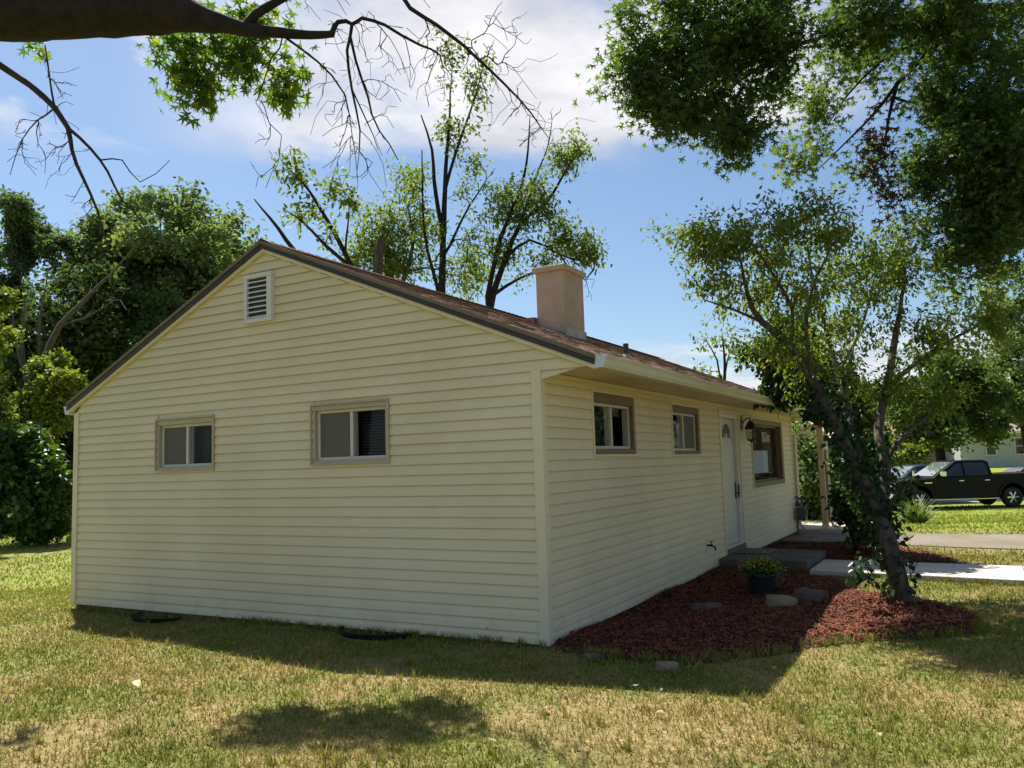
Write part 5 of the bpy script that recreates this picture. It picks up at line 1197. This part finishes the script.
# ------------------------------------------------------------------ grass and litter
rng = np.random.default_rng(99)
def blades(n, r0, r1, wmul, h0, h1, expo, name):
    r = (r0**(2-expo)+rng.random(n)*(r1**(2-expo)-r0**(2-expo)))**(1/(2-expo)); a = YAW+rng.uniform(-R(52), R(52), n)
    x = CAM[0]+r*np.sin(a); y = CAM[1]+r*np.cos(a)
    k = ~((x > -W-.03) & (x < .03) & (y > -.035) & (y < 14)) & ~pip(x, y, [(px, py) for px, py in MULCH]) & ~pip(x, y, MULCH2)
    k &= ~pip(x, y, [(1.3, 5.36), (9.2, 4.4), (9.2, 6.12), (1.3, 6.62)]) & ~((x > 0) & (x < 1.32) & (y > 5.6) & (y < 7.1)) & ~pip(x, y, [(.0, 9.5), (2.3, 9.35), (40, 6.2), (40, 9.6), (2.3, 12.5), (1.3, 13.9), (0, 13.9)])
    k &= ~pip(x, y, [(-14, 26.5), (46, 59.7), (43.5, 64.2), (-16.5, 31)])
    for wx in (-5.08, -1.87): k &= ~((((x-wx)/.46)**2+((y+.02)/.35)**2) < 1)
    # thin, worn spots
    th = .5+.5*np.sin(1.7*x+.6*y+1)*np.sin(1.3*y-.8*x+2)+.35*np.sin(5.1*x-2)*np.sin(4.3*y)
    k &= rng.random(n) < np.clip(.45+.7*th, .28, 1)
    x, y, r = x[k], y[k], r[k]; n = len(x); z = ground_z(x, y)-.004
    an = rng.uniform(0, 6.28, n); wd = wmul*(.0016+.00062*r)*rng.uniform(.6, 1.4, n); h = rng.uniform(h0, h1, n)
    lean = rng.uniform(.1, 1.1, n)*h; la = rng.uniform(0, 6.28, n)
    s = np.stack([np.cos(an)*wd, np.sin(an)*wd, 0*an], -1); b_ = np.stack([x, y, z], -1)
    t = b_+np.stack([np.cos(la)*lean, np.sin(la)*lean, h], -1)
    co = np.stack([b_-s, b_+s, t], 1).reshape(-1, 3)
    o = np_mesh(name, co, np.arange(3*n).reshape(n, 3), M['blade']); tag(o, kind='stuff')
blades(420000, 1.6, 15, 1.0, .018, .05, 1.15, 'grass')
blades(130000, 14, 40, 1.3, .03, .07, 1.0, 'grass')
# taller tufts: along the wall, the bed edge, the walk and here and there in the turf
cx_, cy_ = [], []
for _ in range(150): cx_.append(rng.uniform(-W, .0)); cy_.append(-abs(rng.normal(.03, .03))-.045)
for i in range(len(MULCH)-8):
    for _ in range(14):
        t = rng.random(); q = np.array(MULCH[i])*(1-t)+np.array(MULCH[i+1])*t
        if q[1] < 3.6 and q[0] > .4: cx_.append(q[0]+rng.normal(.03, .05)); cy_.append(q[1]-abs(rng.normal(.03, .03)))
for _ in range(90): t = rng.uniform(2.4, 7); cx_.append(t); cy_.append(wy(t, 0)-abs(rng.normal(.03, .03)))
for _ in range(1500):
    r = rng.uniform(2.2, 13); a = YAW+rng.uniform(-R(48), R(48)); x, y = CAM[0]+r*math.sin(a), CAM[1]+r*math.cos(a)
    if (y < -.15 or x < -W-.1 or (x > 3.5 and y < 4.3)) and math.sin(1.9*x+.3)*math.sin(2.3*y+1)+.4*math.sin(7*x)*math.sin(6*y) > -.1: cx_.append(x); cy_.append(y)
cx_, cy_ = np.repeat(cx_, 16), np.repeat(cy_, 16); n = len(cx_); cx_ = cx_+rng.normal(0, .022, n); cy_ = cy_+rng.normal(0, .016, n)
cy_ = np.where((cx_ > -W) & (cx_ < .03) & (cy_ > -.04), -.045, cy_)
h = rng.uniform(.04, .10, n); an = rng.uniform(0, 6.28, n); la = rng.uniform(0, 6.28, n); wd = rng.uniform(.0022, .0042, n)
b_ = np.stack([cx_, cy_, ground_z(cx_, cy_)-.004], -1); s_ = np.stack([np.cos(an)*wd, np.sin(an)*wd, 0*an], -1); ln_ = h*rng.uniform(.2, .8, n)
dl = np.stack([np.cos(la)*ln_, np.sin(la)*ln_, 0*h], -1); up_ = np.stack([0*h, 0*h, h], -1)
co = np.stack([b_-s_, b_+s_, b_+dl*.35+up_*.6+s_*.8, b_+dl*.35+up_*.6-s_*.8, b_+dl+up_, b_+dl+up_+s_*.1], 1).reshape(-1, 3)
fa = np.concatenate([np.arange(n)[:, None]*6+np.array([0, 1, 2, 3]), np.arange(n)[:, None]*6+np.array([3, 2, 5, 4])])
tag(np_mesh('grass_tufts', co, fa, M['blade']), kind='stuff')
# clover / weeds flat in the turf
n = 2600; r = rng.uniform(2, 12, n); a = YAW+rng.uniform(-R(48), R(48), n); x = CAM[0]+r*np.sin(a); y = CAM[1]+r*np.cos(a)
cl_ = np.sin(2.3*x+1)*np.sin(2.9*y+.4)+.5*np.sin(6*x)*np.sin(5*y); k = (cl_ > .25) & ~((x > -W-.1) & (x < .1) & (y > -.1)) & ~pip(x, y, MULCH) & ~pip(x, y, MULCH2) & (y < 4.2)
x, y = x[k], y[k]; p = np.stack([x, y, ground_z(x, y)+rng.uniform(.015, .035, len(x))], -1)
tag(leaves('clover', p, np.stack([rng.normal(0, 1, len(x)), rng.normal(0, 1, len(x)), rng.uniform(-.1, .3, len(x))], -1), rng.uniform(.018, .04, len(x)), 'broad', leaf_mat('leaf_clover', (.05, .10, .02), (.11, .18, .035), None, 0, .3), None, (0, 0, 0), rng, .5), kind='stuff')
# fallen leaves
M['fallen'] = mat('fallen_leaf', (.26, .19, .09), (.40, .32, .17), .8, 30)
M['pale'] = mat('pale_leaf', (.46, .47, .27), (.55, .55, .34), .8, 30)
def ground_pt(px, py):
    d = FW*F + RT*(px-512) - UP*(py-384); p = CAM+d*((-.035-CAM[2])/d[2]); return p
T, Fc = LEAF['broad']
def fallen(px, py, s, m, label, group=None):
    p = ground_pt(px, py); b = MB(); a = rng.uniform(0, 6.28); c, s_ = math.cos(a), math.sin(a)
    b.add([((q[0]-.5)*s*c-q[1]*s*s_, (q[0]-.5)*s*s_+q[1]*s*c, q[2]*s+.0) for q in T], [tuple(q) for q in Fc])
    o = b.build('fallen_leaf', m); o.location = (p[0], p[1], gz(p[0], p[1])+.04); o.rotation_euler = (rng.normal(0, .2), rng.normal(0, .2), 0)
    return tag(o, label, 'fallen leaf', group)
fallen(137, 689, .085, M['pale'], 'largest pale leaf lying on the grass in front of the left gable window')
for px, py in ((250, 732), (318, 648), (420, 698), (564, 698), (636, 692), (622, 748), (492, 748), (700, 738), (905, 706), (775, 672), (120, 712), (205, 684), (383, 636), (880, 740), (660, 720), (545, 715)):
    fallen(px, py, rng.uniform(.035, .06), M['fallen'], 'small dry tan leaf lying in the sparse grass', 'dry leaves scattered on the lawn')
